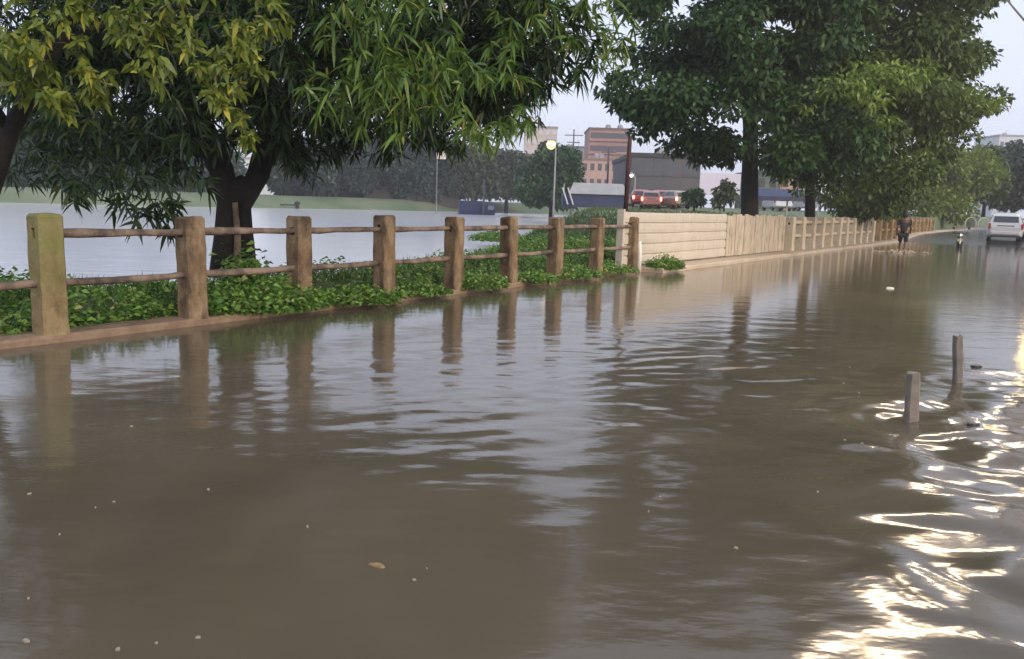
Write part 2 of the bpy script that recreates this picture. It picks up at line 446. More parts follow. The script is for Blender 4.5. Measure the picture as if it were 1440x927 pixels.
def whorl_leaves(clumps, per, k=11, Lr=(0.20, 0.32), Wr=(0.042, 0.06), down=0.45, rg=rng):
    bs, ds = [], []
    for c, r in clumps:
        r = np.array(r if hasattr(r, '__len__') else (r, r, r * 0.8))
        n = max(4, int(per * (r[0] * r[1] * r[2]) ** (2 / 3)))
        u = ball(n, rg); p = np.array(c) + u * r
        ax = unit(u * 0.7 + rg.normal(size=(n, 3)) * 0.35 + np.array((0, 0, -down)))
        ref = unit(rg.normal(size=(n, 3))); a = unit(np.cross(ax, ref)); b = np.cross(ax, a)
        for j in range(k):
            t = 2 * math.pi * (j + rg.random((n, 1)) * 0.7) / k
            e = rg.uniform(0.35, 1.2, (n, 1))
            bs.append(p + ax * rg.uniform(-0.06, 0.03, (n, 1))); ds.append(ax * (1.25 - e) + (a * np.cos(t) + b * np.sin(t)) * e)
    bs = np.concatenate(bs); ds = np.concatenate(ds); ds = ds + rg.normal(size=ds.shape) * .18
    kp = rg.random(len(bs)) > .25; bs = bs[kp]; ds = ds[kp]; n = len(bs)
    sc_ = np.where(rg.random(n) < .25, rg.uniform(.45, .8, n), 1.0)
    return bs, ds, rg.uniform(*Lr, n) * sc_, rg.uniform(*Wr, n) * (.4 + .6 * sc_)
def clump_leaves(clumps, per, down=0.4, Lr=(0.1, 0.16), Wr=(0.06, 0.09), rg=rng, shell=0.35):
    bs, ds = [], []
    for c, r in clumps:
        r = np.array(r if hasattr(r, '__len__') else (r, r, r * 0.7))
        n = max(6, int(per * (r[0] * r[1] * r[2]) ** (2 / 3)))
        u = ball(n, rg, shell); bs.append(np.array(c) + u * r)
        ds.append(unit(u * 0.6 + rg.normal(size=(n, 3)) * 0.6 + np.array((0, 0, -down))))
    bs = np.concatenate(bs); ds = np.concatenate(ds); n = len(bs)
    return bs, ds, rg.uniform(*Lr, n), rg.uniform(*Wr, n)

# ------------------------------------------------------------------ the mango tree on the river bank
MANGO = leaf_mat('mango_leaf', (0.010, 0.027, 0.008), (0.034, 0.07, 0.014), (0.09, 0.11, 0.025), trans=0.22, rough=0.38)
MANGO_LIT = leaf_mat('mango_lit_leaf', (0.04, 0.10, 0.014), (0.15, 0.24, 0.035), (0.24, 0.22, 0.05), trans=0.25, rough=0.38)  # brighter copy of the crown leaf: light on the front boughs painted in
tb = P(322, 372, 13.2); tb.z = 0.05
t1 = empty('mango_tree', tb, 0, 'big mango tree with long drooping leaves and a dark forked trunk behind the railing', 'tree')
def rel(p, o): return Vector(p) - Vector(o)
tr = MB()
A_ = lambda x, y, d: rel(P(x, y, d), tb)
tr.tube([A_(312, 390, 13.2), A_(316, 330, 13.2), A_(322, 285, 13.2), A_(312, 240, 13.2), A_(290, 190, 13.2), A_(255, 130, 13.0), A_(200, 60, 12.6), A_(150, -20, 12)], [0.21, 0.165, 0.165, 0.19, 0.18, 0.15, 0.11, 0.05], 12, 0.06)
tr.tube([A_(350, 390, 13.35), A_(346, 330, 13.35), A_(340, 290, 13.3), A_(364, 245, 13.3), A_(378, 190, 13.2), A_(410, 120, 13), A_(470, 40, 12.2), A_(560, -40, 11.5)], [0.13, 0.11, 0.14, 0.175, 0.16, 0.14, 0.10, 0.05], 12, 0.06)
tr.tube([A_(325, 292, 13.25), A_(338, 268, 13.28), A_(350, 255, 13.3)], [0.2, 0.24, 0.15], 10, 0.05)
tr.tube([A_(378, 195, 13.2), A_(360, 130, 13.6), A_(350, 40, 14), A_(350, -60, 14)], [0.15, 0.12, 0.1, 0.05], 9, 0.05)
tr.tube([A_(410, 120, 13), A_(560, 60, 13.4), A_(720, 30, 13.5), A_(840, 40, 13.6)], [0.12, 0.09, 0.06, 0.02], 8, 0.05)
tr.build('trunk', BARK, t1, smooth=True)
rt_ = MB(); rt_.tube([A_(333, 385, 13.05), A_(334, 330, 13.06), A_(330, 285, 13.08)], [0.07, 0.05, 0.04], 8, 0.1)
rt_.build('aerial_root', BARKP, t1, smooth=True)
cl_front = [(530, 95, 9.2, .62), (470, 130, 9.4, .42), (560, 160, 9.3, .40), (640, 120, 9.5, .55), (610, 60, 9.6, .6), (690, 175, 10.6, .45), (735, 160, 10.9, .30), (500, 20, 9.3, .6), (580, -20, 9.3, .5),
            (745, 25, 11, .6), (820, 25, 11.5, .6), (870, 50, 11.8, .38), (700, 90, 10.8, .5), (660, 185, 10.2, .28), (520, 170, 9.6, .25), (800, -30, 11.4, .7), (850, 90, 12.6, .22)]
cl_back = []
rb = random.Random(3)
for i in range(110):                      # the dense dark body of the crown
    x = rb.uniform(60, 780); y = rb.uniform(-300, 130); d = rb.uniform(11.3, 16)
    cl_back.append((x, y, d, rb.uniform(.6, .95)))
cl_back += [(285, 175, 12.2, .4), (262, 140, 12.2, .5), (310, 200, 12.5, .25), (400, 150, 12.2, .5), (385, 195, 12.5, .32), (405, 215, 12.8, .28), (330, 185, 13.6, .3), (235, 190, 12.3, .4), (350, 120, 12, .6), (430, 120, 12, .8), (390, 60, 11.5, .7), (450, 190, 13, .5), (420, 215, 13.8, .38), (300, 130, 13.5, .7), (230, 170, 13, .65), (160, 190, 13, .6), (110, 160, 12.6, .6), (70, 120, 13, .7),
            (130, 235, 12.6, .42), (90, 215, 13, .45), (60, 185, 13.4, .5), (200, 235, 13.2, .35), (260, 215, 13.6, .4), (480, 205, 13.5, .35), (540, 200, 13.2, .35), (600, 180, 12.6, .45), (640, 190, 13, .35),
            (560, 130, 11.5, .7), (660, 60, 12, .7), (740, 90, 12.5, .55), (780, 60, 13, .45), (700, 130, 12.4, .5), (350, 150, 12.8, .5), (380, 180, 13.6, .4), (840, 60, 13.4, .35),
            (250, -420, 13, 1.2), (420, -450, 12.5, 1.2), (120, -400, 13, 1.2), (560, -420, 12, 1.2), (330, -560, 13, 1.3), (500, -560, 12, 1.3), (180, -520, 13, 1.2), (20, -350, 12, 1.2), (20, 90, 13, .8), (300, 90, 14.5, .9), (180, 140, 14.5, .8), (60, 150, 14.6, .8), (260, 180, 14.6, .55), (420, 150, 14.5, .7), (120, 200, 14.8, .6), (200, 215, 14.6, .45), (460, 170, 14.4, .55), (520, 150, 14.4, .7), (600, 130, 14, .7), (680, 130, 13.6, .6), (430, 225, 15, .4), (40, 235, 14.6, .45), (330, 120, 15, .8), (10, 30, 12.8, .9), (200, 90, 13, .9)]
cl_low = [(180, 275, 11, .24), (225, 270, 11, .22), (250, 290, 11.4, .15), (195, 300, 11, .13), (110, 270, 11.2, .2), (240, 318, 11.2, .09), (95, 262, 11.6, .24), (195, 262, 11.4, .22), (170, 290, 11.4, .13), (235, 285, 11.3, .16), (215, 300, 11.2, .14), (285, 262, 12.2, .18), (125, 255, 12, .26), (75, 255, 11.8, .25), (236, 325, 11.3, .05), (155, 240, 12.2, .3), (255, 240, 12.6, .25)]
def cl_of(lst, o): return [(rel(P(x, y, d), o), r) for x, y, d, r in lst]
ca = whorl_leaves(cl_of(cl_back, t1.location), 140, 12, (0.17, 0.31), (0.042, 0.062))
leaves('crown', *ca, MANGO, t1, 2, 0.35)
cl_front = [(x, y, d, r * .82) for x, y, d, r in cl_front]
ca = whorl_leaves(cl_of(cl_front, t1.location), 118, 14, (0.13, 0.29), (0.028, 0.044))
leaves('lit_boughs', *ca, MANGO_LIT, t1, 3, 0.4)
ca = whorl_leaves(cl_of(cl_low, t1.location), 75, 11, (0.18, 0.28), (0.04, 0.05), down=0.8)
leaves('hanging_sprays', *ca, MANGO, t1, 3, 0.3)

# ------------------------------------------------------------------ the yellow-green tree at the left edge
YEL = leaf_mat('yellow_green_leaf', (0.08, 0.13, 0.018), (0.24, 0.28, 0.04), (0.5, 0.44, 0.06), trans=0.3)
tb0 = P(-60, 400, 9.6); tb0.z = 0.05
t0 = empty('leaning_tree', tb0, 0, 'slim leaning tree with broad yellow-green leaves at the left edge of the river bank', 'tree')
B_ = lambda x, y, d: rel(P(x, y, d), tb0)
tr = MB()
tr.tube([B_(-62, 420, 9.6), B_(-40, 340, 9.5), B_(-12, 260, 9.3), B_(14, 185, 9), B_(48, 120, 8.8), B_(85, 60, 8.6), B_(110, -20, 8.4)], [0.15, 0.13, 0.11, 0.095, 0.075, 0.06, 0.04], 10, 0.05)
tr.tube([B_(85, 60, 8.6), B_(160, 30, 8.7), B_(240, 10, 8.8), B_(310, 20, 8.8)], [0.035, 0.028, 0.02, 0.01], 8)
tr.tube([B_(14, 185, 9), B_(-30, 120, 8.7), B_(-60, 40, 8.5)], [0.06, 0.05, 0.03], 8)
tr.build('trunk', BARK, t0, smooth=True)
c0 = [(30, 40, 8.2, .45), (90, 95, 8.2, .34), (20, 120, 8.3, .28), (65, 140, 8.3, .20), (150, 40, 8.4, .36), (200, 75, 8.4, .28), (240, 30, 8.5, .36), (290, 60, 8.3, .26), (300, 105, 8.3, .20), (312, 135, 8.3, .12), (340, 60, 8.8, .26),
      (130, -30, 8.3, .5), (40, -50, 8.2, .6), (240, -50, 8.4, .5), (-40, 60, 8.2, .5), (-60, 130, 8.4, .35), (180, 10, 8.2, .3), (120, 130, 8.4, .12), (55, 80, 8.1, .3), (345, 110, 9.2, .22), (370, 40, 9.2, .3), (340, 165, 9.4, .10), (345, 195, 9.5, .07), (330, -40, 8.8, .5)]
q = random.Random(12); c0s = []
for x, y, d, r in c0:
    for _ in range(5): c0s.append((x + q.gauss(0, 1) * r * 75, y + q.gauss(0, 1) * r * 60, d + q.gauss(0, .2), r * .42))
ca = whorl_leaves(cl_of(c0s, t0.location), 220, 8, (0.08, 0.15), (0.045, 0.07), down=0.7)
leaves('crown', *ca, YEL, t0, 2, 0.3)

# ------------------------------------------------------------------ spreading trees beyond the hoarding
DARKL = leaf_mat('dark_layered_leaf', (0.017, 0.05, 0.015), (0.056, 0.118, 0.029), trans=0.2)
OLIVE = leaf_mat('olive_leaf', (0.034, 0.075, 0.016), (0.115, 0.165, 0.034), trans=0.2)
LIT_GREEN = leaf_mat('lit_green_leaf', (0.09, 0.16, 0.028), (0.22, 0.31, 0.06), trans=0.35)  # yellow-green light on the clumps painted into the leaf colour
def tree_at(name, label, bx, dist, parts, limbs, group=None, zb=None, bark=BARK):
    b = P(bx, 330, dist); b.z = zb if zb is not None else float(land_z(np.array([b.x]), np.array([b.y]))[0]) - 0.05
    t = empty(name, b, 0, label, 'tree', group)
    m = MB()
    for pts, rad in limbs:
        q = [rel(P(x, y, d), b) for x, y, d in pts]
        if pts is limbs[0][0]: q = [Vector((q[0].x, q[0].y, 0))] + q
        m.tube(q, [rad[0] * 1.25] + list(rad) if pts is limbs[0][0] else rad, 9, 0.05)
    m.build('trunk', bark, t, smooth=True)
    for nm, lst, per, Lr, Wr, mt, flat in parts:
        cls = [(rel(P(x, y, d), b), (r, r, r * flat)) for x, y, d, r in lst]
        bs, ds, Ls, Ws = clump_leaves(cls, per, 0.25, Lr, Wr)
        leaves(nm, bs, ds, Ls, Ws, mt, t, 1, 0.2)
    return t
def fill(poly, n, d0, d1, r0, r1, seed, jit=0):
    q = random.Random(seed); out = []
    xs = [p[0] for p in poly]; ys = [p[1] for p in poly]; pa = np.array(poly, float)
    while len(out) < n:
        x = q.uniform(min(xs), max(xs)); y = q.uniform(min(ys), max(ys))
        if sd_poly(np.array([x]), np.array([y]), pa)[0] < 0: out.append((x, y, q.uniform(d0, d1), q.uniform(r0, r1)))
    return out
polyA = [(905, -240), (1230, -240), (1200, 60), (1210, 215), (1120, 235), (1060, 228), (1010, 215), (950, 190), (905, 165), (870, 130), (905, 90), (880, 40), (890, -60)]
cA = fill(polyA, 158, 27, 35, .7, 1.2, 21)
cA += [(858, 128, 29, .5), (880, 150, 29, .55), (905, 185, 29, .5), (945, 205, 29.5, .5), (985, 222, 30, .45), (1025, 222, 30, .5), (870, 105, 29, .45), (900, 75, 29, .6), (925, 160, 28.5, .7), (960, 120, 28, .8), (930, 45, 28, .8), (900, 10, 28, .7), (980, 195, 28.6, .6), (1050, 15, 27.5, .8), (1030, 150, 27, .7), (1075, 165, 27, .7), (1055, 200, 27.5, .6), (1100, 205, 27.5, .6), (1020, 195, 28, .55), (1060, 110, 26.8, .8), (1110, 140, 27, .8), (1085, 225, 28.5, .4), (1140, 190, 28, .7), (1165, 230, 29.5, .6), (1200, 200, 29, .7), (990, 30, 27.5, .8)]
tree_at('spreading_tree', 'tall dark green tree with layered crown and thick trunk behind the cream sheet hoarding', 1054, 31,
        [('crown', cA, 640, (0.16, 0.30), (0.10, 0.16), DARKL, 0.55)],
        [([(1054, 300, 31), (1054, 240, 31), (1056, 180, 31), (1050, 100, 31), (1050, 0, 31), (1050, -150, 31)], [0.32, 0.29, 0.27, 0.22, 0.17, 0.08]),
         ([(1052, 110, 31), (990, 80, 30), (900, 90, 29.4)], [0.12, 0.08, 0.03]), ([(1056, 150, 31), (1120, 90, 30.5), (1180, 20, 30)], [0.15, 0.10, 0.05]), ([(1054, 215, 31), (1000, 200, 30), (950, 195, 29.6)], [0.1, 0.06, 0.03])])
polyB = [(1130, -200), (1400, -150), (1395, 5), (1330, 40), (1375, 75), (1350, 100), (1385, 140), (1330, 185), (1350, 195), (1290, 255), (1210, 270), (1120, 250), (1100, 190), (1150, 120)]
cB = fill(polyB, 190, 31, 40, .75, 1.25, 22)
cB += [(1380, 10, 34, .55), (1340, 80, 33, .7), (1365, 95, 33, .4), (1350, 185, 34, .5), (1375, 190, 34, .3), (1180, 240, 32, .7), (1240, 250, 33, .7), (1150, 245, 32, .6), (1110, 235, 31.5, .4), (1100, 246, 30, .4), (1128, 258, 31, .35), (1160, 265, 32, .55), (1180, 280, 37, .5), (1215, 282, 39, .5), (1165, 285, 39, .4), (1250, 285, 41, .5), (1090, 232, 30, .4)]
cBy = [(1190, 120, 26.2, .75), (1225, 140, 26.2, .65), (1160, 132, 26.4, .5), (1270, 110, 27, .8), (1320, 120, 31, .7), (1360, 130, 31.5, .6), (1390, 150, 32, .45), (1300, 90, 31, .5), (1240, 168, 26.5, .45), (1150, 235, 31, .35), (1300, 215, 31, .18), (1120, 270, 31, .25), (1185, 275, 31.5, .25), (1400, 140, 32, .25), (1245, 100, 26.6, .55), (1210, 95, 26.6, .4), (1130, 150, 26.5, .35)]
tree_at('broad_tree', 'broad leafy tree with boughs coloured bright as if lit on the right behind the cream railing', 1139, 34,
        [('crown', cB, 560, (0.18, 0.32), (0.10, 0.17), OLIVE, 0.55), ('lit_foliage', cBy, 760, (0.15, 0.28), (0.07, 0.11), LIT_GREEN, 0.45)],
        [([(1139, 310, 34), (1139, 250, 34), (1150, 180, 34), (1180, 100, 34), (1220, 0, 34), (1240, -100, 34)], [0.21, 0.19, 0.18, 0.15, 0.11, 0.05]),
         ([(1150, 180, 34), (1230, 140, 33), (1310, 130, 32)], [0.13, 0.09, 0.03]), ([(1180, 100, 34), (1270, 50, 34), (1350, 20, 34)], [0.12, 0.08, 0.03])])
BRIGHT = leaf_mat('lime_leaf', (0.11, 0.17, 0.022), (0.24, 0.30, 0.045), trans=0.3)
cC = fill([(1290, 215), (1330, 205), (1380, 225), (1400, 250), (1385, 285), (1330, 298), (1280, 290), (1270, 250)], 46, 74, 86, 1.0, 1.6, 23)
tree_at('lime_tree', 'low bright lime-green tree beyond the far end of the railing left of the parked car', 1318, 82, [('crown', cC, 330, (0.3, 0.5), (0.16, 0.26), BRIGHT, 0.8)],
        [([(1318, 305, 82), (1325, 260, 82), (1330, 230, 82)], [0.26, 0.2, 0.1]), ([(1325, 265, 82), (1295, 240, 80)], [0.12, 0.06]), ([(1325, 265, 82), (1365, 245, 80)], [0.12, 0.06])])
cD = fill([(1180, 255), (1290, 255), (1285, 292), (1190, 292)], 40, 40, 50, .6, 1.0, 24)
tree_at('small_tree', 'small dark tree in shade directly behind the ochre end of the railing', 1196, 44, [('crown', cD, 480, (0.2, 0.32), (0.1, 0.17), OLIVE, 0.8)],
        [([(1196, 315, 44), (1197, 285, 44), (1200, 262, 44)], [0.2, 0.17, 0.09]), ([(1197, 290, 44), (1250, 270, 44)], [0.09, 0.04])])
MIST = leaf_mat('distant_leaf', (0.022, 0.046, 0.030), (0.05, 0.085, 0.048), trans=0.15)
MIST2 = leaf_mat('distant_olive_leaf', (0.04, 0.06, 0.025), (0.085, 0.10, 0.04), trans=0.15)
def far_tree(label, x, dist, ytop, ybot, hw, seed, mt=MIST, name='distant_tree', n=26, group='distant trees'):
    m_ = dist / F
    poly = [(x - hw, ybot - (ybot - ytop) * .3), (x - hw * .7, ytop + (ybot - ytop) * .25), (x, ytop), (x + hw * .7, ytop + (ybot - ytop) * .2), (x + hw, ybot - (ybot - ytop) * .35), (x + hw * .8, ybot), (x - hw * .8, ybot)]
    r = max(hw, 18) * m_ * .32
    hw *= 1.3; n = int(n * 2.2); cs = fill(poly, n, dist - hw * m_ * .8, dist + hw * m_ * .8, r * .75, r * 1.2, seed)
    k = max(1.0, dist / 95)
    return tree_at(name, label, x, dist, [('crown', cs, 260 / k / k, (0.32 * k, 0.6 * k), (0.22 * k, 0.38 * k), mt, 0.8)],
                   [([(x, ybot + 8, dist), (x, ybot - 6, dist), (x, (ytop + ybot) / 2, dist)], [r * .22, r * .18, r * .1])])
far_tree('dark far-bank tree seen beneath the yellow-green boughs beside the leaning trunk', 40, 118, 175, 268, 60, 31)
far_tree('blue-green tree on the far bank above the mossy first post', 115, 122, 165, 272, 65, 32)
far_tree('far-bank tree between the first and second posts with a rounded dark top', 205, 126, 180, 270, 60, 33)
far_tree('misty dark tree on the far bank just left of the forked mango trunk', 285, 130, 190, 272, 50, 34)
far_tree('grey-green far-bank tree just right of the forked mango trunk', 420, 140, 205, 262, 45, 35)
far_tree('far-bank tree rising behind the left end of the brown boundary wall', 480, 150, 195, 268, 50, 36)
far_tree('wide hazy tree over the middle of the brown boundary wall', 545, 150, 190, 270, 52, 37)
far_tree('hazy tree behind the right end of the brown boundary wall', 610, 152, 190, 275, 48, 38)
far_tree('dull olive tree on the far bank above the navy parked truck', 665, 150, 205, 268, 42, 39, MIST2)
far_tree('olive-brown tree on the far bank left of the glowing yellow lamp', 712, 148, 212, 274, 36, 40, MIST2)
far_tree('dense dark round tree standing behind the glowing street lamp', 775, 105, 203, 284, 40, 41, DARKL, n=34)
far_tree('dark tree in gloom at the far road end right of the hatchback', 1425, 95, 205, 285, 42, 42, MIST, n=30)
far_tree('dark tree crown between the lime tree and the far end of the road', 1385, 85, 205, 275, 30, 43, OLIVE)
far_tree('dark distant tree beyond the parked car at the right picture edge', 1500, 95, 190, 285, 60, 44, MIST, n=34)
far_tree('little dark round tree left of the lavender billboard', 976, 72, 264, 285, 11, 45, DARKL, n=10)
far_tree('small dark bushy tree in front of the lavender billboard', 1018, 70, 255, 288, 14, 46, MIST2, n=10)

# ------------------------------------------------------------------ railing
def chamfer(w, c): h = w / 2; return [(-h, -h + c), (-h + c, -h), (h - c, -h), (h, -h + c), (h, h - c), (h - c, h), (-h + c, h), (-h, h - c)]
def post_mesh(hgt=1.17, w=0.25, slot=(0.93, 1.03)):
    m = MB(); jr = random.Random(random.random()); pg = chamfer(w, 0.022); h = w / 2; c = 0.022; g = 0.036
    zs = [-0.25, 0.0, .1, .22, .35, .5, .64, .78, slot[0]]; vs = []; fs = []
    for j, z in enumerate(zs):
        e = 0 if j == len(zs) - 1 else .007
        vs += [(x * (1 + .05 * max(0, .25 - z)) + jr.uniform(-e, e), y * (1 + .05 * max(0, .25 - z)) + jr.uniform(-e, e), z) for x, y in pg]
    for j in range(len(zs) - 1):
        for q_ in range(8): fs.append((j * 8 + q_, j * 8 + (q_ + 1) % 8, j * 8 + 8 + (q_ + 1) % 8, j * 8 + 8 + q_))
    fs += [tuple(range(7, -1, -1)), tuple((len(zs) - 1) * 8 + q_ for q_ in range(8))]
    m.add(vs, fs)
    for sgn in (-1, 1):                  # the two cheeks either side of the rail slot
        q = [(-h, sgn * g), (h, sgn * g), (h, sgn * (h - c)), (h - c, sgn * h), (-h + c, sgn * h), (-h, sgn * (h - c))]
        m.prism(q if sgn > 0 else q[::-1], slot[0], slot[1])
    m.prism(pg, slot[1], hgt - 0.03)
    m.prism(pg, hgt - 0.03, hgt, inset=0.16)
    nv = len(m.v)
    for j in range(nv - 8, nv): m.v[j] = (m.v[j][0], m.v[j][1], m.v[j][2] + jr.uniform(-.015, .012))
    return m
def railing(name, label, stations, mats, gaps_top=(), sag=0.02, post_w=0.25, hgt=1.17, rail_r=0.042, zb=0.09, pre=0.0, rmat=RAILM, mid=0.50):
    s0 = stations[0]
    root = empty(name, L2W(s0, 0, zb), FA, label, 'railing')
    first = None
    for i, s in enumerate(stations):
        if post_w < .3 or i == 0 or mats[min(i, len(mats) - 1)] != mats[min(i - 1, len(mats) - 1)]:
            p = post_mesh(hgt, post_w).build('post', mats[min(i, len(mats) - 1)], root, bevel=0.0)
            first = p
        else:
            p = first.copy(); COL.objects.link(p); p.parent = root
        p.location = (s - s0, random.uniform(-.012, .012), random.uniform(-.015, .015))
        p.rotation_euler = (R(random.uniform(-1.2, 1.2)), R(random.uniform(-1.3, 1.3)), R(random.uniform(-3, 3)))
    k = 0
    sts = ([stations[0] - pre] if pre else []) + list(stations)
    for a, b in zip(sts, sts[1:]):
        for lev, nm in ((0.98, 'top'), (mid, 'low')):
            if nm == 'top' and (k in gaps_top): continue
            z0 = lev * hgt / 1.17
            pts = [(a - s0 + (b - a) * t, 0.008 * math.sin(t * 5 + k), z0 + (-sag * 4 * t * (1 - t) if nm == 'low' else -0.3 * sag * math.sin(3 * t)) + random.uniform(-.006, .006)) for t in (0, .2, .4, .6, .8, 1)]
            m = MB(); m.tube(pts, [rail_r * random.uniform(.82, 1.12) for _ in pts], 7, 0.09)
            m.build('rail', rmat, root, smooth=True)
        k += 1
    return root
PX = [70, 272, 422, 540, 637, 716, 780, 838]
st = [s_at(x) for x in PX]; st.append(st[-1] + (st[-1] - st[-2]))
railing('concrete_railing', 'weathered brown concrete post-and-rail railing along the overgrown near kerb', st, [CONC_G] + [CONC] * 9, gaps_top=(0,), pre=1.65)
# cream and ochre railing further along
sA = s_at(877); sB = s_at(1021); sC = s_at(1103)
sx = [s_at(1109) + 1.55 * i for i in range(11)]
railing('cream_railing', 'cream painted concrete railing with closely set posts beyond the board fence', sx, [CREAM], sag=0.0, post_w=0.34, hgt=1.22, rail_r=0.075, rmat=CREAM, zb=0.10)
sy = [sx[-1] + 1.9 + 1.8 * i for i in range(13)]
railing('ochre_railing', 'ochre brown concrete railing at the far end behind the wading person', sy, [BROWNC], sag=0.0, post_w=0.36, hgt=1.22, rail_r=0.08, rmat=BROWNC, zb=0.14)

# cream corrugated sheet hoarding
SHEET = concrete_mat('cream_sheet', (0.50, 0.44, 0.36), (0.56, 0.50, 0.42), (0.38, 0.32, 0.25), stain_lo=0.56)
for nd in SHEET.node_tree.nodes:
    if nd.type == 'BUMP': nd.inputs['Strength'].default_value = .06
SHEET.node_tree.nodes['Principled BSDF'].inputs['Roughness'].default_value = .5
Lh = sB - sA
hd = empty('sheet_hoarding', L2W(sA, -0.06, 0.10), FA, 'cream hoarding of horizontally ribbed metal sheet at the end of the railing', 'hoarding')
m = MB(); prof = []
nr = 5; ph = 1.25 / nr
for i in range(nr):
    z = 0.03 + i * ph
    prof += [(0.0, z), (-0.028, z + ph * .10), (-0.034, z + ph * .45), (-0.030, z + ph * .84), (0.0, z + ph * .93)]
prof.append((0.0, 0.03 + nr * ph))
vs = []; nx = 12
for i in range(nx + 1):
    for y, z in prof: vs.append((Lh * i / nx, y + 0.004 * math.sin(i * 2.1), z + 0.004 * math.sin(i * 1.1)))
for i in range(nx + 1):
    for y, z in prof: vs.append((Lh * i / nx, y + 0.012 + 0.004 * math.sin(i * 2.1), z + 0.004 * math.sin(i * 1.1)))
np_ = len(prof); o2 = (nx + 1) * np_; fs = []
for i in range(nx):
    for k in range(np_ - 1):
        fs.append((i * np_ + k, (i + 1) * np_ + k, (i + 1) * np_ + k + 1, i * np_ + k + 1))
        fs.append(tuple(o2 + j for j in (i * np_ + k, i * np_ + k + 1, (i + 1) * np_ + k + 1, (i + 1) * np_ + k)))
    fs.append((i * np_ + np_ - 1, (i + 1) * np_ + np_ - 1, o2 + (i + 1) * np_ + np_ - 1, o2 + i * np_ + np_ - 1))
m.add(vs, fs); m.build('sheet', SHEET, hd)
for sx_ in (-0.045, Lh * .5, Lh - 0.06):
    MB().box(sx_ - .04, sx_ + .04, -0.05 if sx_ < 0 else 0.03, 0.11, -0.2, 1.35).build('post', SHEET if sx_ < 0 else GREYM, hd)
# upright board fence
BOARD = concrete_mat('cream_board', (0.43, 0.36, 0.27), (0.52, 0.45, 0.35), (0.28, 0.22, 0.15), stain_lo=0.48)
bf = empty('board_fence', L2W(sB + 0.03, -0.06, 0.10), FA, 'cream fence of upright boards between the ribbed sheet and the cream railing', 'fence')
m = MB(); x = 0.0; Lb = sC - sB; q = random.Random(4)
while x < Lb - 0.05:
    w_ = q.uniform(.22, .34); x1 = min(x + w_, Lb)
    dz = q.uniform(-.03, .03); dy = q.uniform(0, .025)
    m.box(x, x1 - q.choice((.008, .012, .03)), -0.03 - dy, 0.0 - dy, 0.03, 1.26 + dz); x = x1
m.build('boards', BOARD, bf)
m = MB()
for z in (0.35, 1.0): m.box(0, Lb, 0.004, 0.06, z, z + .08)
m.build('cross_rail', BOARD, bf)
for sx_ in (0.1, Lb - 0.1): MB().box(sx_ - .05, sx_ + .05, 0.064, 0.16, -0.2, 1.25).build('post', BOARD, bf)

# rusty pole and white pipe by the last railing post
pb = P(877, 345, 20.6); pb.z = 0.05
pl = empty('leaning_pole', pb, 0, 'thin dark rusty pole leaning beside the left end of the sheet hoarding', 'pole')
tp = rel(P(886, 192, 20.6), pb); md = rel(P(880, 290, 20.6), pb)
MB().tube([(0, 0, -0.2), (md.x * .6, 0, md.z * .5), md], [0.05, 0.05, 0.05], 10).build('sleeve', GREYM, pl, smooth=True)
MB().tube([md - Vector((0, 0, 0.12)), (md + tp) / 2, tp], [0.055, 0.055, 0.05], 10).build('shaft', RUST, pl, smooth=True)
wp = L2W(st[-1] + 0.22, 0.10, 0.09)
m = MB(); m.tube([(0, 0, -.3), (0.01, 0, .3), (-.02, 0, .62)], [0.06, 0.055, 0.055], 12)
tag(m.build('pipe_stub', mat('white_plastic', (.72, .7, .66), (.6, .57, .5), scale=5, rough=.5), smooth=True), 'short white plastic pipe standing against the last railing post', 'pipe').location = wp

# ------------------------------------------------------------------ undergrowth
HERB = leaf_mat('herb_leaf', (0.05, 0.14, 0.022), (0.22, 0.38, 0.065), (0.36, 0.36, 0.13), trans=0.3)
GRS = leaf_mat('grass_blade', (0.04, 0.09, 0.015), (0.10, 0.16, 0.03), trans=0.3)
def sprigs(pts, hs, k, Lr, Wr, rg):
    n = len(pts); bs, ds = [], []
    lean = rg.normal(size=(n, 3)) * np.array((.25, .25, 0)) + np.array((0, 0, 1))
    for j in range(k):
        t = (j + .6) / k
        a = rg.random((n, 1)) * 6.28
        out = np.concatenate([np.cos(a), np.sin(a), np.zeros((n, 1))], 1)
        bs.append(pts + lean * (hs * t)[:, None] + out * 0.01); ds.append(out + np.array((0, 0, .35)) * rg.random((n, 1)))
    bs = np.concatenate(bs); ds = np.concatenate(ds); m_ = len(bs)
    return bs, ds, rg.uniform(*Lr, m_), rg.uniform(*Wr, m_)
rg = np.random.default_rng(8)
N_ = 10500
s_ = rg.uniform(-9, 27, N_); w_ = -0.24 - rg.random(N_) ** 1.3 * (2.6 + np.clip(s_, 0, 30) * 0.16)
xx = P0.x + FD.x * s_ + FN.x * w_; yy = P0.y + FD.y * s_ + FN.y * w_
zz = land_z(xx, yy); ok = (zz > -0.25) & (np.sin(xx * 2.6 + 1.2 * np.sin(yy * 1.7)) + np.sin(yy * 3.1 + 1.5 * np.sin(xx * 1.3)) + rg.normal(size=N_) * .55 > -0.75)
pts = np.stack([xx, yy, zz - .02], 1)[ok]
hh = (rg.uniform(.08, .38, N_) * (0.75 + 0.45 * np.sin(s_ * 1.9) * np.sin(s_ * .7 + 1)) * np.where(w_ > -0.5, .8, 1.0))[ok]
tag(leaves('undergrowth', *sprigs(pts, hh, 9, (.06, .12), (.035, .06), rg), HERB, None, 1, .35, rg), 'low green weeds and creepers carpeting the bank behind the railing', 'weeds', kind='stuff')
N_ = 26000
s_ = rg.uniform(-9, 60, N_); w_ = -0.3 - rg.random(N_) * (4 + np.clip(s_, 0, 60) * 0.35)
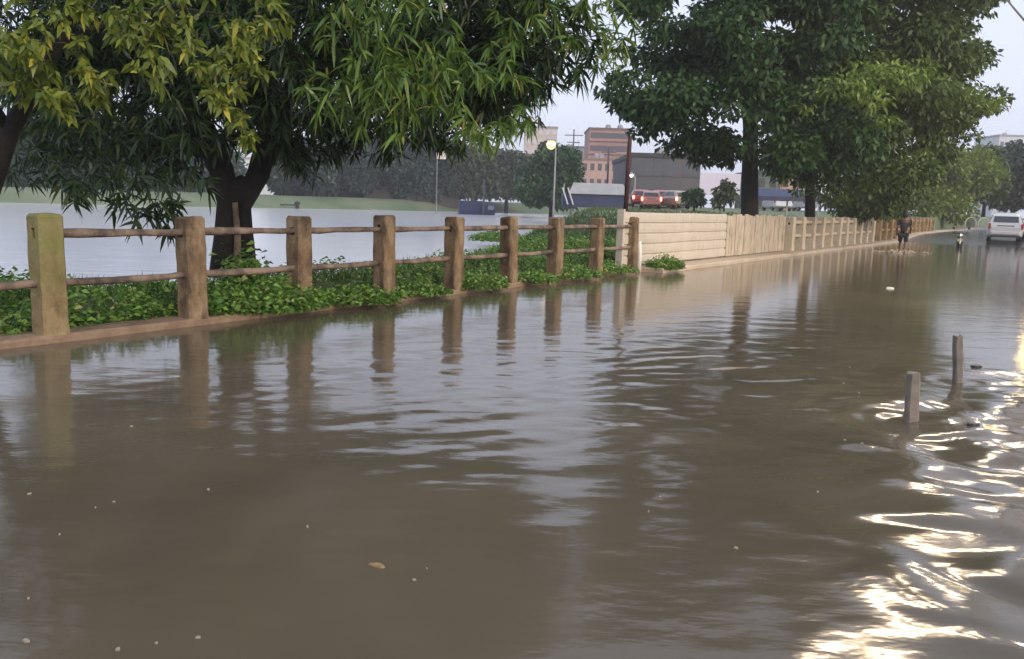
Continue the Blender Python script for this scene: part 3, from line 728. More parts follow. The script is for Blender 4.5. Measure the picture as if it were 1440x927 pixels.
xx = P0.x + FD.x * s_ + FN.x * w_; yy = P0.y + FD.y * s_ + FN.y * w_; zz = land_z(xx, yy); ok = zz > -0.2
pts = np.stack([xx, yy, zz - .02], 1)[ok]; n_ = len(pts)
tag(leaves('grass', pts, rg.normal(size=(n_, 3)) * np.array((.35, .35, 0)) + np.array((0, 0, 1)), rg.uniform(.2, .45, n_), rg.uniform(.012, .022, n_) * (1 + np.clip(yy[ok] / 30, 0, 2)), GRS, None, 2, .2, rg), 'rough grass on the river bank', 'grass', kind='stuff')
def weed(label, s, w, rad, hgt, n, seed, name='weed_clump', L=(.06, .12), mt=HERB, cat='plant'):
    g = np.random.default_rng(seed)
    o = L2W(s, w, 0)
    a = g.random(n) * 6.28; r = rad * g.random(n) ** .6
    p = np.stack([np.cos(a) * r * 1.4, np.sin(a) * r * 1.4, np.zeros(n)], 1)
    h_ = hgt * g.uniform(.4, 1, n) * (1 - .55 * (r / rad))
    q = leaves(name, *sprigs(p, h_, 9, L, (L[0] * .55, L[1] * .5), g), mt, None, 1, .4, g)
    q.rotation_euler = (0, 0, FA); q.location = (o.x, o.y, 0.07); q.scale = (1, .75, 1)
    return tag(q, label, cat)
weed('bright leafy weed clump spilling over the kerb into the water before the third post', s_at(385), 0.05, .42, .55, 230, 1)
weed('leafy weed clump spilling over the kerb between the second and third posts', s_at(335), -0.15, .35, .5, 150, 2)
weed('small weed tuft at the foot of the third post', s_at(436), 0.08, .2, .3, 80, 3)
weed('trailing weeds hanging over the kerb between the fifth and sixth posts', s_at(668), 0.08, .42, .38, 150, 4)
weed('trailing weeds on the kerb left of the fifth post', s_at(590), 0.12, .35, .2, 110, 5)
weed('trailing weeds on the kerb between the seventh and eighth posts', s_at(800), 0.12, .5, .3, 140, 6)
weed('trailing weeds on the kerb between the fourth and fifth posts', s_at(500), 0.1, .5, .3, 190, 9)
weed('thin weeds on the kerb between the eighth and ninth posts', s_at(858), 0.1, .45, .25, 110, 10)
weed('green weed clump at the foot of the sheet hoarding beside the white pipe', s_at(912), 0.45, .4, .45, 170, 7)
weed('weeds growing over the kerb between the sixth and seventh posts', s_at(745), 0.12, .45, .3, 130, 8)
for i, (x, y, d, h_, r_, lb) in enumerate([(350, 380, 11.6, .95, .22, 'upright leafy shrub growing beside the mango trunk behind the railing'), (705, 345, 19, .65, .5, 'leafy bush behind the railing between the fifth and sixth posts'),
        (810, 340, 24, .8, .8, 'tall weedy bush behind the seventh and eighth posts'), (755, 335, 27, .7, .9, 'weedy bush on the bank behind the sixth and seventh posts'), (852, 340, 23, .8, .6, 'bush on the bank between the eighth and ninth posts'), (700, 330, 33, .6, .9, 'low bush at the water edge seen over the sixth post')]):
    p = P(x, y, d); s_, w_ = W2L(p)
    weed(lb, s_, w_, r_, h_, int(140 + 120 * r_), 20 + i, 'bush', (.09, .16), HERB, 'bush')

def h_of(x, y): return float(land_z(np.array([x]), np.array([y]))[0])
# ------------------------------------------------------------------ cars
def car_parts(name, label, loc, rz, paint, lights='off', group=None, hgt=1.0, headcol=(1, .86, .62), hstr=60.0, tail=0.0):
    root = empty(name, loc, rz, label, 'car', group)   # local +X is forward, origin on the ground under the middle
    k = hgt
    pm = mat('paint_' + paint[0], paint[1], rough=.28, spec=.6, coat=.6)
    # stations: x, sill z, shoulder z, half width
    def ring(x, zs, zb, hw): return [(x, -hw * .93, zs), (x, -hw, zs + .12), (x, -hw, zb - .12), (x, -hw * .95, zb), (x, hw * .95, zb), (x, hw, zb - .12), (x, hw, zs + .12), (x, hw * .93, zs)]
    stn = [(-2.12, .42, .80, .74), (-2.05, .34, .98, .82), (-1.75, .26, 1.04, .87), (-.6, .24, 1.03, .90), (.6, .24, 1.02, .90), (1.25, .25, .99, .88), (1.75, .27, .90, .85), (2.0, .30, .80, .78), (2.1, .38, .68, .66)]
    m = MB(); vs = []
    for x, zs, zb, hw in stn: vs += [(a, b, c_ * k) for a, b, c_ in ring(x, zs, zb, hw)]
    fs = []
    for i in range(len(stn) - 1):
        for j in range(8): fs.append((i * 8 + j, i * 8 + (j + 1) % 8, (i + 1) * 8 + (j + 1) % 8, (i + 1) * 8 + j))
    fs += [tuple(range(7, -1, -1)), tuple((len(stn) - 1) * 8 + j for j in range(8))]
    m.add(vs, fs)
    # roof and pillars
    cab = [(-2.0, 1.0, .80), (-1.72, 1.40, .68), (-1.3, 1.54, .63), (-.3, 1.58, .63), (.25, 1.52, .63), (.55, 1.36, .67), (1.15, .99, .78)]
    lo = [(-2.0, .97), (-1.72, .97), (-1.3, .97), (-.3, .97), (.25, .97), (.55, .97), (1.15, .96)]
    vs = []; fs = []
    for (x, z, hw), (x2, z2) in zip(cab, lo): vs += [(x2, -.83, z2 * k), (x, -hw, z * k), (x, -hw * .8, (z + .025) * k), (x, hw * .8, (z + .025) * k), (x, hw, z * k), (x2, .83, z2 * k)]
    for i in range(len(cab) - 1):
        for j in range(5): fs.append((i * 6 + j, i * 6 + j + 1, (i + 1) * 6 + j + 1, (i + 1) * 6 + j))
    fs += [tuple(range(5, -1, -1)), tuple((len(cab) - 1) * 6 + j for j in range(6))]
    m.add(vs, fs); m.build('body', pm, root, bevel=.02)
    def pane(nm, pts, mt, th=.012, par=root):
        q = [Vector((a, b, c_ * k)) for a, b, c_ in pts]; n_ = (q[1] - q[0]).cross(q[2] - q[0]).normalized()
        mm = MB(); c_ = len(q); mm.add([v + n_ * .006 for v in q] + [v + n_ * (.006 + th) for v in q], [tuple(range(c_ - 1, -1, -1)), tuple(range(c_, 2 * c_))] + [(i, (i + 1) % c_, c_ + (i + 1) % c_, c_ + i) for i in range(c_)])
        return mm.build(nm, mt, par)
    pane('rear_window', [(-1.985, .62, 1.07), (-1.985, -.62, 1.07), (-1.76, -.58, 1.38), (-1.76, .58, 1.38)], GLASS)
    pane('windscreen', [(1.09, -.66, 1.06), (1.09, .66, 1.06), (.58, .58, 1.36), (.58, -.58, 1.36)], GLASS)
    for sg in (-1, 1):
        pts = [(-1.5, sg * .80, 1.10), (-.5, sg * .80, 1.10), (-.5, sg * .675, 1.46), (-1.35, sg * .675, 1.42)]
        pane('side_window', pts if sg < 0 else pts[::-1], GLASS)
        pts = [(-.42, sg * .80, 1.10), (.75, sg * .80, 1.08), (.35, sg * .69, 1.40), (-.42, sg * .675, 1.46)]
        pane('side_window', pts if sg < 0 else pts[::-1], GLASS)
        tl = mat('tail_light_' + ('lit' if tail else 'off'), (.35, .02, .015), rough=.2, emit=(1, .10, .05) if tail else None, estr=tail)
        MB().box(-2.13, -1.98, sg * .80 - .075, sg * .80 + .075 * .6, .70 * k, 1.0 * k).build('tail_light', tl, root, bevel=.015)
        hl = mat('headlight_' + name + lights, (.8, .8, .78), rough=.1, emit=headcol if lights == 'on' else None, estr=hstr if lights == 'on' else 0)
        mt = Matrix.Translation((2.0, sg * .58, .68 * k)) @ Matrix.Rotation(R(90), 4, 'Y')
        MB().lathe([(.02, .09), (.10, .08), (.12, .03), (.12, -.05)], 16, mt).build('headlight', hl, root, smooth=True)
        MB().box(.72, .86, sg * .99 - .1, sg * .99 + .06, 1.02 * k, 1.14 * k).build('wing_mirror', pm, root, bevel=.02)
        for x in (-1.32, 1.32):
            mt = Matrix.Translation((x, sg * .76, .31)) @ Matrix.Rotation(R(90), 4, 'X')
            w = MB().lathe([(.2, -.10), (.29, -.10), (.315, -.06), (.315, .06), (.29, .10), (.2, .10)], 20, mt).build('wheel', BLACKM, root, smooth=False)
            MB().lathe([(.05, -.115), (.19, -.108), (.19, .108), (.05, .115)], 16, mt).build('rim', CHROME, w)
    MB().box(-2.2, -2.04, -.72, .72, .40 * k, .58 * k).build('rear_bumper', pm, root, bevel=.04)
    MB().box(2.0, 2.18, -.70, .70, .34 * k, .52 * k).build('front_bumper', pm, root, bevel=.04)
    MB().box(-2.10, -2.065, -.42, .42, .76 * k, .90 * k).build('plate_recess', BLACKM, root)
    MB().box(2.06, 2.125, -.38, .38, .55 * k, .66 * k).build('grille', BLACKM, root)
    return root
WHITE = ('white', (.62, .62, .65)); RED = ('red', (.30, .03, .03)); SILV = ('silver', (.5, .5, .52)); BLUE = ('blue', (.03, .045, .12)); GREY = ('grey', (.18, .18, .2))
def on_road(x, dist, z=None):
    p = P(x, 320, dist); s, w = W2L(p)
    return Vector((p.x, p.y, float(road_z(np.array(s))) if z is None else z)), s, w
p, s, w = on_road(1413, 50)
car_parts('parked_car', 'silver-grey hatchback seen from behind on the road at the right edge', p, FA + R(4), SILV, hgt=1.03)
p, s, w = on_road(1462, 52)
car_parts('parked_car', 'pale car at the right picture edge just beyond the silver-grey hatchback', p, FA - R(1), WHITE)
# vehicles just off the picture whose lamps shine on the flood
for (s_, w_, lb, pt, st_, col) in ((7.2, 9.3, 'white car driving through the flood beside the stakes with headlights on', WHITE, 160, (1, .84, .62)), (21.5, 8.9, 'grey car approaching through the flood with yellow headlights on', GREY, 160, (1, .72, .25))):
    o = L2W(s_, w_, -0.28)
    ac = car_parts('approaching_car', lb, o, FA + math.pi + R(-1 if s_ < 10 else 0), pt, 'on', group='cars approaching through the flood', hstr=st_, headcol=col)
LED = mat('unseen_light_lens', (1, 1, 1), emit=(1, .77, .52), estr=46)
LEDY = mat('unseen_light_lens_yellow', (1, 1, 1), emit=(1, .68, .22), estr=40)
def median_light(s_, w_, hgt_, lens, label, arm=1.9):  # lights out of view; extra heads and lights added to widen the water glare
    o = L2W(s_, w_, -0.3)
    root = empty('unseen_light', o, FA, label, 'street light', 'unseen street lights placed for the glare on the flood')
    MB().tube([(0, 0, -.2), (0, 0, 1.2), (0, 0, hgt_)], [.11, .09, .06], 10).build('pole', GREYM, root, smooth=True)
    for sg in (1, -1):
        MB().tube([(0, 0, hgt_ - .5), (0, sg * arm * .5, hgt_ + .05), (0, sg * arm, hgt_ + .14)], [.04, .035, .03], 8).build('arm', GREYM, root, smooth=True)
        ya, yb = sorted((sg * (arm - .3), sg * (arm + 1.1)))
        hd_ = MB().box(-.46, .46, ya, yb, hgt_ + .12, hgt_ + .22).build('lamp_head', GREYM, root, bevel=.03)
        MB().lathe([(.02, -.10), (.16, -.06), (.22, .02), (.2, .10)], 14, Matrix.Translation((0, sg * (arm + .4), hgt_ + .06)) @ Matrix.Diagonal((1.9, 3.0, 1.2, 1))).build('lens', lens, hd_, smooth=True)
for s_, w_, h_, ln, lb in ((10.5, 8.3, 6.8, LED, 'unseen lit street light on the median nearest to the stakes, placed for the cream glare on the flood'), (15.5, 8.6, 8.2, LED, 'unseen lit street light added on the median, second from the stakes'), (22, 8.8, 8.8, LED, 'unseen lit street light on the median, third from the stakes'), (33, 9.6, 7.6, LED, 'unseen lit street light on the median, fourth from the stakes'), (58, 9.6, 7.6, LEDY, 'unseen far yellow street light on the median near the parked hatchback')):
    median_light(s_, w_, h_, ln, lb)
# far street traffic behind the hoarding
tz = 1.75
q = random.Random(9)
for i, (x, d, pt, tl, lb) in enumerate([(899, 80, RED, 8, 'red car with lit tail lights at the left end of the distant traffic queue'), (914, 76, ('rose', (.33, .13, .11)), 8, 'dusky pink car with lit tail lights, second from the left in the distant queue'), (931, 81, RED, 8, 'red car with lit tail lights in the middle of the distant queue'), (946, 77, ('sand', (.34, .26, .20)), 8, 'sand-coloured car with lit tail lights near the right end of the distant queue'), (961, 82, GREY, 8, 'grey car with lit tail lights at the right end of the distant queue'),
        (1092, 80, WHITE, 0, 'white car parked before the distant green house'), (1120, 84, SILV, 0, 'silver car parked right of the distant pink pillar')]):
    p = P(x, 290, d); p.z = h_of(p.x, p.y) - .02
    car_parts('distant_car', lb, p, R(90 + q.uniform(-25, 25)), pt, group='cars in the distant traffic', tail=tl * 2.5)

# ------------------------------------------------------------------ scooter
sc_o, s, w = on_road(1352, 42)
sco = empty('scooter', sc_o, FA + R(185), 'dark motor scooter parked at the water edge near the far end of the railing', 'scooter')
SB = mat('scooter_black', (.02, .02, .022), rough=.35)
for x in (-.62, .62):
    mt = Matrix.Translation((x, 0, .25)) @ Matrix.Rotation(R(90), 4, 'X')
    w_ = MB().lathe([(.14, -.05), (.22, -.05), (.25, 0), (.22, .05), (.14, .05)], 18, mt).build('wheel', BLACKM, sco)
    MB().lathe([(.03, -.055), (.13, -.045), (.13, .045), (.03, .055)], 12, mt).build('rim', CHROME, w_)
m = MB(); m.tube([(-.85, 0, .52), (-.5, 0, .55), (-.1, 0, .48), (.0, 0, .34), (.3, 0, .30), (.42, 0, .5), (.46, 0, .85)], [.10, .17, .15, .13, .12, .15, .12], 10); m.build('body', SB, sco, smooth=True)
m = MB(); m.tube([(-.8, 0, .72), (-.45, 0, .76), (-.05, 0, .72)], [.09, .15, .10], 10); m.build('seat', BLACKM, sco, smooth=True)
m = MB(); m.tube([(.5, 0, .9), (.66, 0, .25)], [.04, .04], 8); m.build('fork', CHROME, sco)
m = MB(); m.tube([(.38, -.34, 1.0), (.46, -.12, .97), (.46, .12, .97), (.38, .34, 1.0)], .022, 8); m.build('handlebar', SB, sco)
for sg in (-1, 1):
    m = MB(); m.tube([(.42, sg * .25, .99), (.44, sg * .32, 1.2)], .01, 6); mi_ = m.build('mirror_stalk', SB, sco)
    MB().lathe([(.005, -.012), (.06, -.01), (.06, .01), (.005, .012)], 12, Matrix.Translation((.44, sg * .33, 1.22)) @ Matrix.Rotation(R(90), 4, 'Y')).build('mirror', GLASS, mi_)
MB().lathe([(.02, .05), (.08, .04), (.1, -.04)], 14, Matrix.Translation((.56, 0, .88)) @ Matrix.Rotation(R(80), 4, 'Y')).build('headlamp', CHROME, sco)
MB().box(.585, .60, -.12, .12, .58, .72).build('number_plate', mat('plate_yellow', (.5, .45, .2), rough=.5), sco)

# ------------------------------------------------------------------ person wading
def skin_obj(name, verts, edges, radii, material, parent=None, root=0, sub=2):
    me = bpy.data.meshes.new(name); me.from_pydata(verts, edges, []); me.materials.append(material)
    o = bpy.data.objects.new(name, me); COL.objects.link(o)
    if parent: o.parent = parent
    md = o.modifiers.new('skin', 'SKIN'); md.use_smooth_shade = True
    for i, r_ in enumerate(radii):
        sv = me.skin_vertices[0].data[i]; sv.radius = r_ if hasattr(r_, '__len__') else (r_, r_); sv.use_root = (i == root)
    sb = o.modifiers.new('sub', 'SUBSURF'); sb.levels = sub; sb.render_levels = sub
    return o
SKIN = mat('brown_skin', (.16, .085, .05), rough=.55)
SHIRT = mat('dark_shirt', (.018, .016, .028), (.03, .025, .04), scale=6, rough=.85)
SHORT = mat('dark_shorts', (.025, .02, .022), rough=.85)
HAIR = mat('black_hair', (.008, .007, .007), rough=.6)
pe = empty('person', (PERS.x, PERS.y, -0.13), FA + R(5), 'person in dark shirt and shorts wading along the flooded kerb away from the camera', 'person')
# joints: x forward, y left
bv = [(0, 0, .95), (0, 0, 1.12), (.02, 0, 1.36), (.03, 0, 1.47), (.05, 0, 1.54), (.06, 0, 1.64), (.06, 0, 1.74),
      (0, .10, .90), (.16, .10, .52), (.08, .10, .10), (.20, .10, .04),
      (0, -.10, .90), (-.06, -.10, .50), (-.26, -.10, .12), (-.14, -.10, .04),
      (.02, .19, 1.40), (-.06, .25, 1.13), (.06, .25, .90), (.09, .25, .80),
      (.02, -.19, 1.40), (.10, -.25, 1.14), (.27, -.24, .98), (.34, -.23, .92)]
be = [(0, 1), (1, 2), (2, 3), (3, 4), (4, 5), (5, 6), (0, 7), (7, 8), (8, 9), (9, 10), (0, 11), (11, 12), (12, 13), (13, 14), (2, 15), (15, 16), (16, 17), (17, 18), (2, 19), (19, 20), (20, 21), (21, 22)]
br = [(.12, .08), (.11, .075), (.125, .075), (.06, .06), (.055, .055), (.085, .10), (.06, .07), .085, .058, .04, .035, .085, .058, .04, .035, .055, .042, .032, .028, .055, .042, .032, .028]
skin_obj('body', bv, be, br, SKIN, pe)
tv = [(0, 0, .90), (0, 0, 1.12), (.02, 0, 1.36), (.03, 0, 1.45), (.02, .19, 1.40), (-.03, .235, 1.22), (.02, -.19, 1.40), (.07, -.235, 1.22)]
skin_obj('shirt', tv, [(0, 1), (1, 2), (2, 3), (2, 4), (4, 5), (2, 6), (6, 7)], [(.185, .14), (.175, .13), (.19, .13), .075, .075, .068, .075, .068], SHIRT, pe)
sv_ = [(0, 0, .96), (0, .10, .86), (.14, .11, .56), (0, -.10, .86), (-.05, -.11, .54)]
skin_obj('shorts', sv_, [(0, 1), (1, 2), (0, 3), (3, 4)], [(.175, .14), .115, .088, .115, .088], SHORT, pe)
hm = MB(); hm.lathe([(.02, .12), (.07, .10), (.108, .04), (.118, -.03), (.115, -.09), (.09, -.15)], 16, Matrix.Translation((.030, 0, 1.70))); hm.build('hair', HAIR, pe, smooth=True)
fm = MB(); fm.lathe([(.004, .02), (.014, 0), (.004, -.02)], 8, Matrix.Translation((.155, 0, 1.645))); fm.build('nose', SKIN, pe, smooth=True)
FOAM = mat('foam', (.62, .54, .44), (.5, .42, .33), scale=12, rough=.6)
g = np.random.default_rng(3); n_ = 260
a = g.random(n_) * 6.28; r_ = .25 + .55 * g.random(n_) ** 1.5
sp_b = np.stack([PERS.x + np.cos(a) * r_ * 1.5, PERS.y + np.sin(a) * r_, .012 + .09 * g.random(n_) * np.exp(-((r_ - .35) / .3) ** 2)], 1)
tag(leaves('splash', sp_b, g.normal(size=(n_, 3)) * np.array((1, 1, .4)), g.uniform(.05, .16, n_), g.uniform(.03, .07, n_), FOAM, None, 1, 0, g), 'pale splash of foam around the legs of the wading person', 'splash', kind='stuff')

# ------------------------------------------------------------------ stakes and floating bits
STAKE = mat('stake_grey', (.17, .145, .12), (.25, .21, .17), scale=8, rough=.7, bump=.3)
STAKE2 = mat('stake_dark', (.13, .115, .10), (.20, .17, .15), scale=8, rough=.7, bump=.3)
for (c, hx, hy, wd, mt, lb) in ((STK[0], 1347, 473, .075, STAKE2, 'dark square stake standing in the flood, the farther of the two'), (STK[1], 1285, 524, .085, STAKE, 'pale square stake standing in the flood, the nearer of the two')):
    t = P(hx, hy, c.y); v = t - c
    mm = MB(); mt_ = Matrix.Translation(c); h_ = wd / 2
    jr = random.Random(hx); vs = []; fs = []; lv = 9; c8 = chamfer(wd, wd * .16)
    for j in range(lv):
        t_ = -.9 + 1.9 * j / (lv - 1); e = wd * .06
        tp = .94 if j == lv - 1 else 1.0
        for x, y in c8: vs.append(c + v * t_ + Vector((x * tp + jr.uniform(-e, e), y * tp + jr.uniform(-e, e), (jr.uniform(-.012, .012) + x * .15) if j == lv - 1 else 0)))
    for j in range(lv - 1):
        for k_ in range(8): fs.append((j * 8 + k_, j * 8 + (k_ + 1) % 8, j * 8 + 8 + (k_ + 1) % 8, j * 8 + 8 + k_))
    fs += [tuple(range(7, -1, -1)), tuple((lv - 1) * 8 + k_ for k_ in range(8))]
    mm.add(vs, fs)
    o = mm.build('stake', mt); tag(o, lb, 'stake')
DEB = mat('debris_pale', (.34, .30, .23), (.26, .22, .16), scale=20, rough=.7)
LEAFD = mat('dead_leaf', (.32, .22, .10), (.22, .14, .06), scale=20, rough=.7)
def fleck(x, y, size, mt, name, label, cat, group=None, long=1.4, seed=0, hump=.25):
    g = random.Random(seed); c = G(x, y, 0.0); mm = MB(); n = 9
    ang = g.random() * 6.28; ring = []
    for k in range(n):
        t = 2 * math.pi * k / n; r_ = size * g.uniform(.6, 1.1)
        u, v = math.cos(t) * r_ * long, math.sin(t) * r_
        ring.append((u * math.cos(ang) - v * math.sin(ang), u * math.sin(ang) + v * math.cos(ang)))
    vs = [(u, v, -.004) for u, v in ring] + [(u * .85, v * .85, .002 + size * hump * .7) for u, v in ring] + [(0, 0, size * hump + .002)]
    fs = [(k, (k + 1) % n, n + (k + 1) % n, n + k) for k in range(n)] + [(n + k, n + (k + 1) % n, 2 * n) for k in range(n)] + [tuple(range(n - 1, -1, -1))]
    mm.add(vs, fs); o = mm.build(name, mt, smooth=False)
    # sit on the rippled surface
    j = int(np.argmin((wx - c.x) ** 2 + (wy - c.y) ** 2)); o.location = (c.x, c.y, float(hz.ravel()[j]) + .003)
    return tag(o, label, cat, group)
for i, (x, y, sz) in enumerate([(293, 689, .016), (41, 695, .014), (37, 902, .018), (166, 914, .015), (134, 714, .008), (160, 706, .008), (84, 752, .010), (40, 842, .010), (432, 741, .012), (582, 816, .012), (278, 897, .012), (1188, 620, .013), (1212, 628, .012), (1195, 517, .014), (1186, 540, .014), (1035, 771, .014), (600, 800, .006), (928, 700, .010), (912, 720, .010), (1208, 552, .016), (185, 600, .014), (1150, 690, .012), (220, 905, .009)]):
    fleck(x, y, sz * .62, DEB, 'floating_fleck', 'tiny pale fleck of litter floating on the brown flood water', 'litter', 'pale flecks floating on the flood', seed=i, hump=.12)
fleck(531, 796, .02, LEAFD, 'fallen_leaf', 'tan dead leaf floating on the flood in the lower middle', 'leaf', long=2.2, seed=40, hump=.1)
fleck(1252, 406, .05, mat('white_foam', (.72, .7, .66), rough=.6), 'foam_piece', 'white piece of packing foam floating on the far flood water', 'litter', long=2.0, seed=46, hump=.55)
fleck(1372, 516, .06, mat('black_litter', (.02, .018, .016), rough=.6), 'floating_rag', 'black scrap floating just right of the farther stake', 'litter', long=1.8, seed=42)
fleck(1369, 602, .04, MATS['black_litter'], 'floating_rag', 'dark scrap floating in the bright glare right of the nearer stake', 'litter', long=1.4, seed=43)

# ------------------------------------------------------------------ far bank and street
def building(name, label, x0, x1, ytop, dist, depth, c1, c2, rows, cols, wmat, style='grid', cat='building', base=None, parapet=.5, lit=None):
    a = P(x0, ytop, dist); b = P(x1, ytop, dist); wdt = b.x - a.x
    zb = base if base is not None else h_of((a.x + b.x) / 2, dist + 1) - .3
    hg = (a.z + b.z) / 2 - zb
    root = empty(name, ((a.x + b.x) / 2, dist + depth / 2, zb), 0, label, cat)
    wm = mat('render_' + name + label[:14], c1, c2, scale=.25, rough=.9)
    MB().box(-wdt / 2, wdt / 2, -depth / 2, depth / 2, 0, hg).build('wall', wm, root)
    m = MB(); e = .2
    m.box(-wdt / 2 - e, wdt / 2 + e, -depth / 2 - e, depth / 2 + e, hg + .003, hg + parapet)
    m.build('roof', mat('roof_' + label[:14], tuple(v * .55 for v in c1), rough=.9), root)
    fh = hg / max(rows, 1)
    qq = random.Random(len(label))
    for _ in range(2):
        tx = qq.uniform(-.35, .35) * wdt; tr_ = min(wdt * .07, 1.0)
        MB().lathe([(tr_, 0), (tr_, tr_ * 1.3), (tr_ * .5, tr_ * 1.7), (.05, tr_ * 1.75)], 10, Matrix.Translation((tx, -depth * .2, hg + parapet + .003))).build('roof_tank', GREYM, root)
    MB().tube([(wdt * .3, 0, hg + parapet), (wdt * .3, 0, hg + parapet + 2.2)], .05, 5).build('antenna', GREYM, root)
    for r_ in range(rows):
        if style == 'band':
            m = MB(); m.box(-wdt * .47, wdt * .47, -depth / 2 - .06, -depth / 2 + .05, r_ * fh + fh * .35, r_ * fh + fh * .78); m.build('window', wmat, root)
            m = MB(); m.box(-wdt * .5, wdt * .5, -depth / 2 - .5, -depth / 2 - .003, r_ * fh + fh * .12, r_ * fh + fh * .3); m.build('balcony', wm, root)
        else:
            cw = wdt / cols
            for c_ in range(cols):
                xa = -wdt / 2 + cw * (c_ + .22); xb = -wdt / 2 + cw * (c_ + .78)
                w_ = MB().box(xa, xb, -depth / 2 - .03, -depth / 2 + .05, r_ * fh + fh * .35, r_ * fh + fh * .8).build('window', wmat, root)
                MB().box(xa - .08, xb + .08, -depth / 2 - .12, -depth / 2 - .003, r_ * fh + fh * .27, r_ * fh + fh * .34).build('sill', wm, w_)
    return root
WIN = mat('window_dark', (.085, .07, .075), rough=.2)
WINP = mat('window_pale', (.55, .52, .55), rough=.4)
building('apartment_block', 'distant brick-pink apartment block with dark and pale window bands behind the thin rusty pole', 829, 887, 183, 210, 14, (.30, .17, .15), (.38, .23, .20), 6, 4, WIN, 'band')
building('low_block', 'lower pink block standing in front of the brick apartment block', 818, 880, 226, 195, 10, (.42, .27, .23), (.5, .33, .28), 3, 6, WIN)
building('tower_block', 'distant beige tower block partly hidden by mango leaves above the lit street lamp', 738, 784, 180, 260, 18, (.50, .43, .38), (.55, .48, .43), 8, 5, WINP)
building('grey_block', 'small grey building between the beige tower and the brick apartment block', 790, 822, 208, 240, 12, (.25, .26, .30), (.3, .31, .34), 4, 3, WIN)
building('warehouse', 'long dark grey flat-roofed building beyond the traffic behind the hoarding', 889, 986, 222, 105, 20, (.085, .085, .095), (.12, .11, .11), 2, 7, mat('window_grey', (.075, .085, .095), rough=.3))
building('green_house', 'dull green building seen between the two big trunks', 1064, 1096, 246, 110, 10, (.11, .15, .12), (.14, .18, .14), 2, 2, WIN)
building('pink_house', 'narrow pink plastered building right of the dull green one', 1098, 1128, 246, 112, 10, (.5, .33, .27), (.56, .4, .33), 2, 2, WIN)
building('sky_gap_block', 'pale house glimpsed through the fork of the mango trunk', 325, 362, 224, 200, 10, (.68, .66, .66), (.74, .72, .72), 2, 2, WINP)  # added pale block, stands in for bright sky in the trunk fork
building('domed_building', 'pale grey building above the trees at the far end of the road', 1406, 1440, 192, 260, 14, (.55, .56, .6), (.6, .6, .64), 3, 4, WIN)
# brown boundary wall on the far bank
a = P(385, 277, 140); b = P(640, 281, 140)
bw = empty('boundary_wall', ((a.x + b.x) / 2, 146, 1.0), 0, 'long brown-grey boundary wall on the far bank under hazy trees', 'wall')
wl = b.x - a.x
MB().box(-wl / 2, wl / 2, -.15, .15, -.6, 2.5).build('wall', mat('brown_wall', (.05, .042, .04), (.085, .07, .066), scale=.3, rough=.9), bw)
MB().box(-wl / 2 - .1, wl / 2 + .1, -.22, .22, 2.503, 2.62).build('coping', mat('coping_grey', (.22, .2, .19), rough=.9), bw)
for i in range(9):
    MB().box(-wl / 2 + wl * i / 8 - .25, -wl / 2 + wl * i / 8 + .25, -.28, -.153, -.6, 2.8).build('pier', MATS['brown_wall'], bw)
# billboard
bd = P(1011, 290, 85); bd.z = 1.6
bb = empty('billboard', bd, 0, 'blank lavender-white billboard behind the ribbed hoarding', 'billboard')
tl = rel(P(985, 243, 85), bd); br_ = rel(P(1040, 275, 85), bd)
MB().box(tl.x, br_.x, -.06, .06, br_.z, tl.z).build('panel', mat('lavender_panel', (.60, .56, .66), (.66, .62, .70), scale=.5, rough=.6), bb)
for x in (tl.x + .3, 0, br_.x - .3): MB().box(x - .08, x + .08, .063, .2, -.3, tl.z - .1).build('post', RUST, bb)
# market stall with navy sheets
sb_ = P(834, 296, 74); sb_.z = h_of(sb_.x, sb_.y) - .05
stl = empty('stall', sb_, 0, 'long low stall with navy side sheets and a sloping grey roof across the river bank', 'stall')
k = 74 / F
m = MB(); m.box(-2.7, 2.7, -.9, .9, 0.1, 1.25); m.build('side_sheet', mat('navy_sheet', (.022, .032, .085), (.04, .05, .11), scale=1.2, rough=.6, bump=.4, bscale=3), stl)
m = MB(); m.add([(-2.2, -1.1, 1.27), (2.9, -1.1, 1.27), (2.6, 1.1, 2.2), (-1.7, 1.1, 2.2), (-2.2, -1.1, 1.21), (2.9, -1.1, 1.21), (2.6, 1.1, 2.14), (-1.7, 1.1, 2.14)], [(0, 1, 2, 3), (7, 6, 5, 4), (0, 4, 5, 1), (1, 5, 6, 2), (2, 6, 7, 3), (3, 7, 4, 0)])
m.build('roof', mat('grey_roof', (.3, .3, .29), (.38, .38, .36), scale=1, rough=.7), stl)
for x0_, x1_ in ((-2.75, -2.25), (-2.3, -1.8)):
    m = MB(); m.tube([(x1_, -1.15, .3), (x0_, -1.15, 1.7)], .06, 6); m.build('prop', mat('pale_pole', (.6, .6, .58), rough=.6), stl)
for x in (-2.5, 2.5): MB().box(x - .06, x + .06, .95, 1.07, -.1, 2.1).build('post', GREYM, stl)
# parked truck under the olive trees
tk = P(668, 284, 118); tk.z = h_of(tk.x, tk.y)
trk = empty('truck', tk, R(8), 'small navy truck parked under the olive trees on the far bank', 'truck')
MB().box(-2.2, 1.2, -.95, .95, .7, 2.6).build('cargo_box', mat('truck_navy', (.025, .035, .09), rough=.4), trk, bevel=.05)
MB().box(1.25, 2.7, -.9, .9, .55, 2.2).build('cab', MATS['truck_navy'], trk, bevel=.15)
MB().box(1.7, 2.5, -.93, -.88, 1.45, 2.0).build('side_window', mat('truck_glass', (.3, .32, .4), rough=.1), trk)
for x in (-1.4, 1.9):
    for y in (-.85, .85):
        MB().lathe([(.2, -.13), (.42, -.12), (.42, .12), (.2, .13)], 14, Matrix.Translation((x, y, .42)) @ Matrix.Rotation(R(90), 4, 'X')).build('wheel', BLACKM, trk)
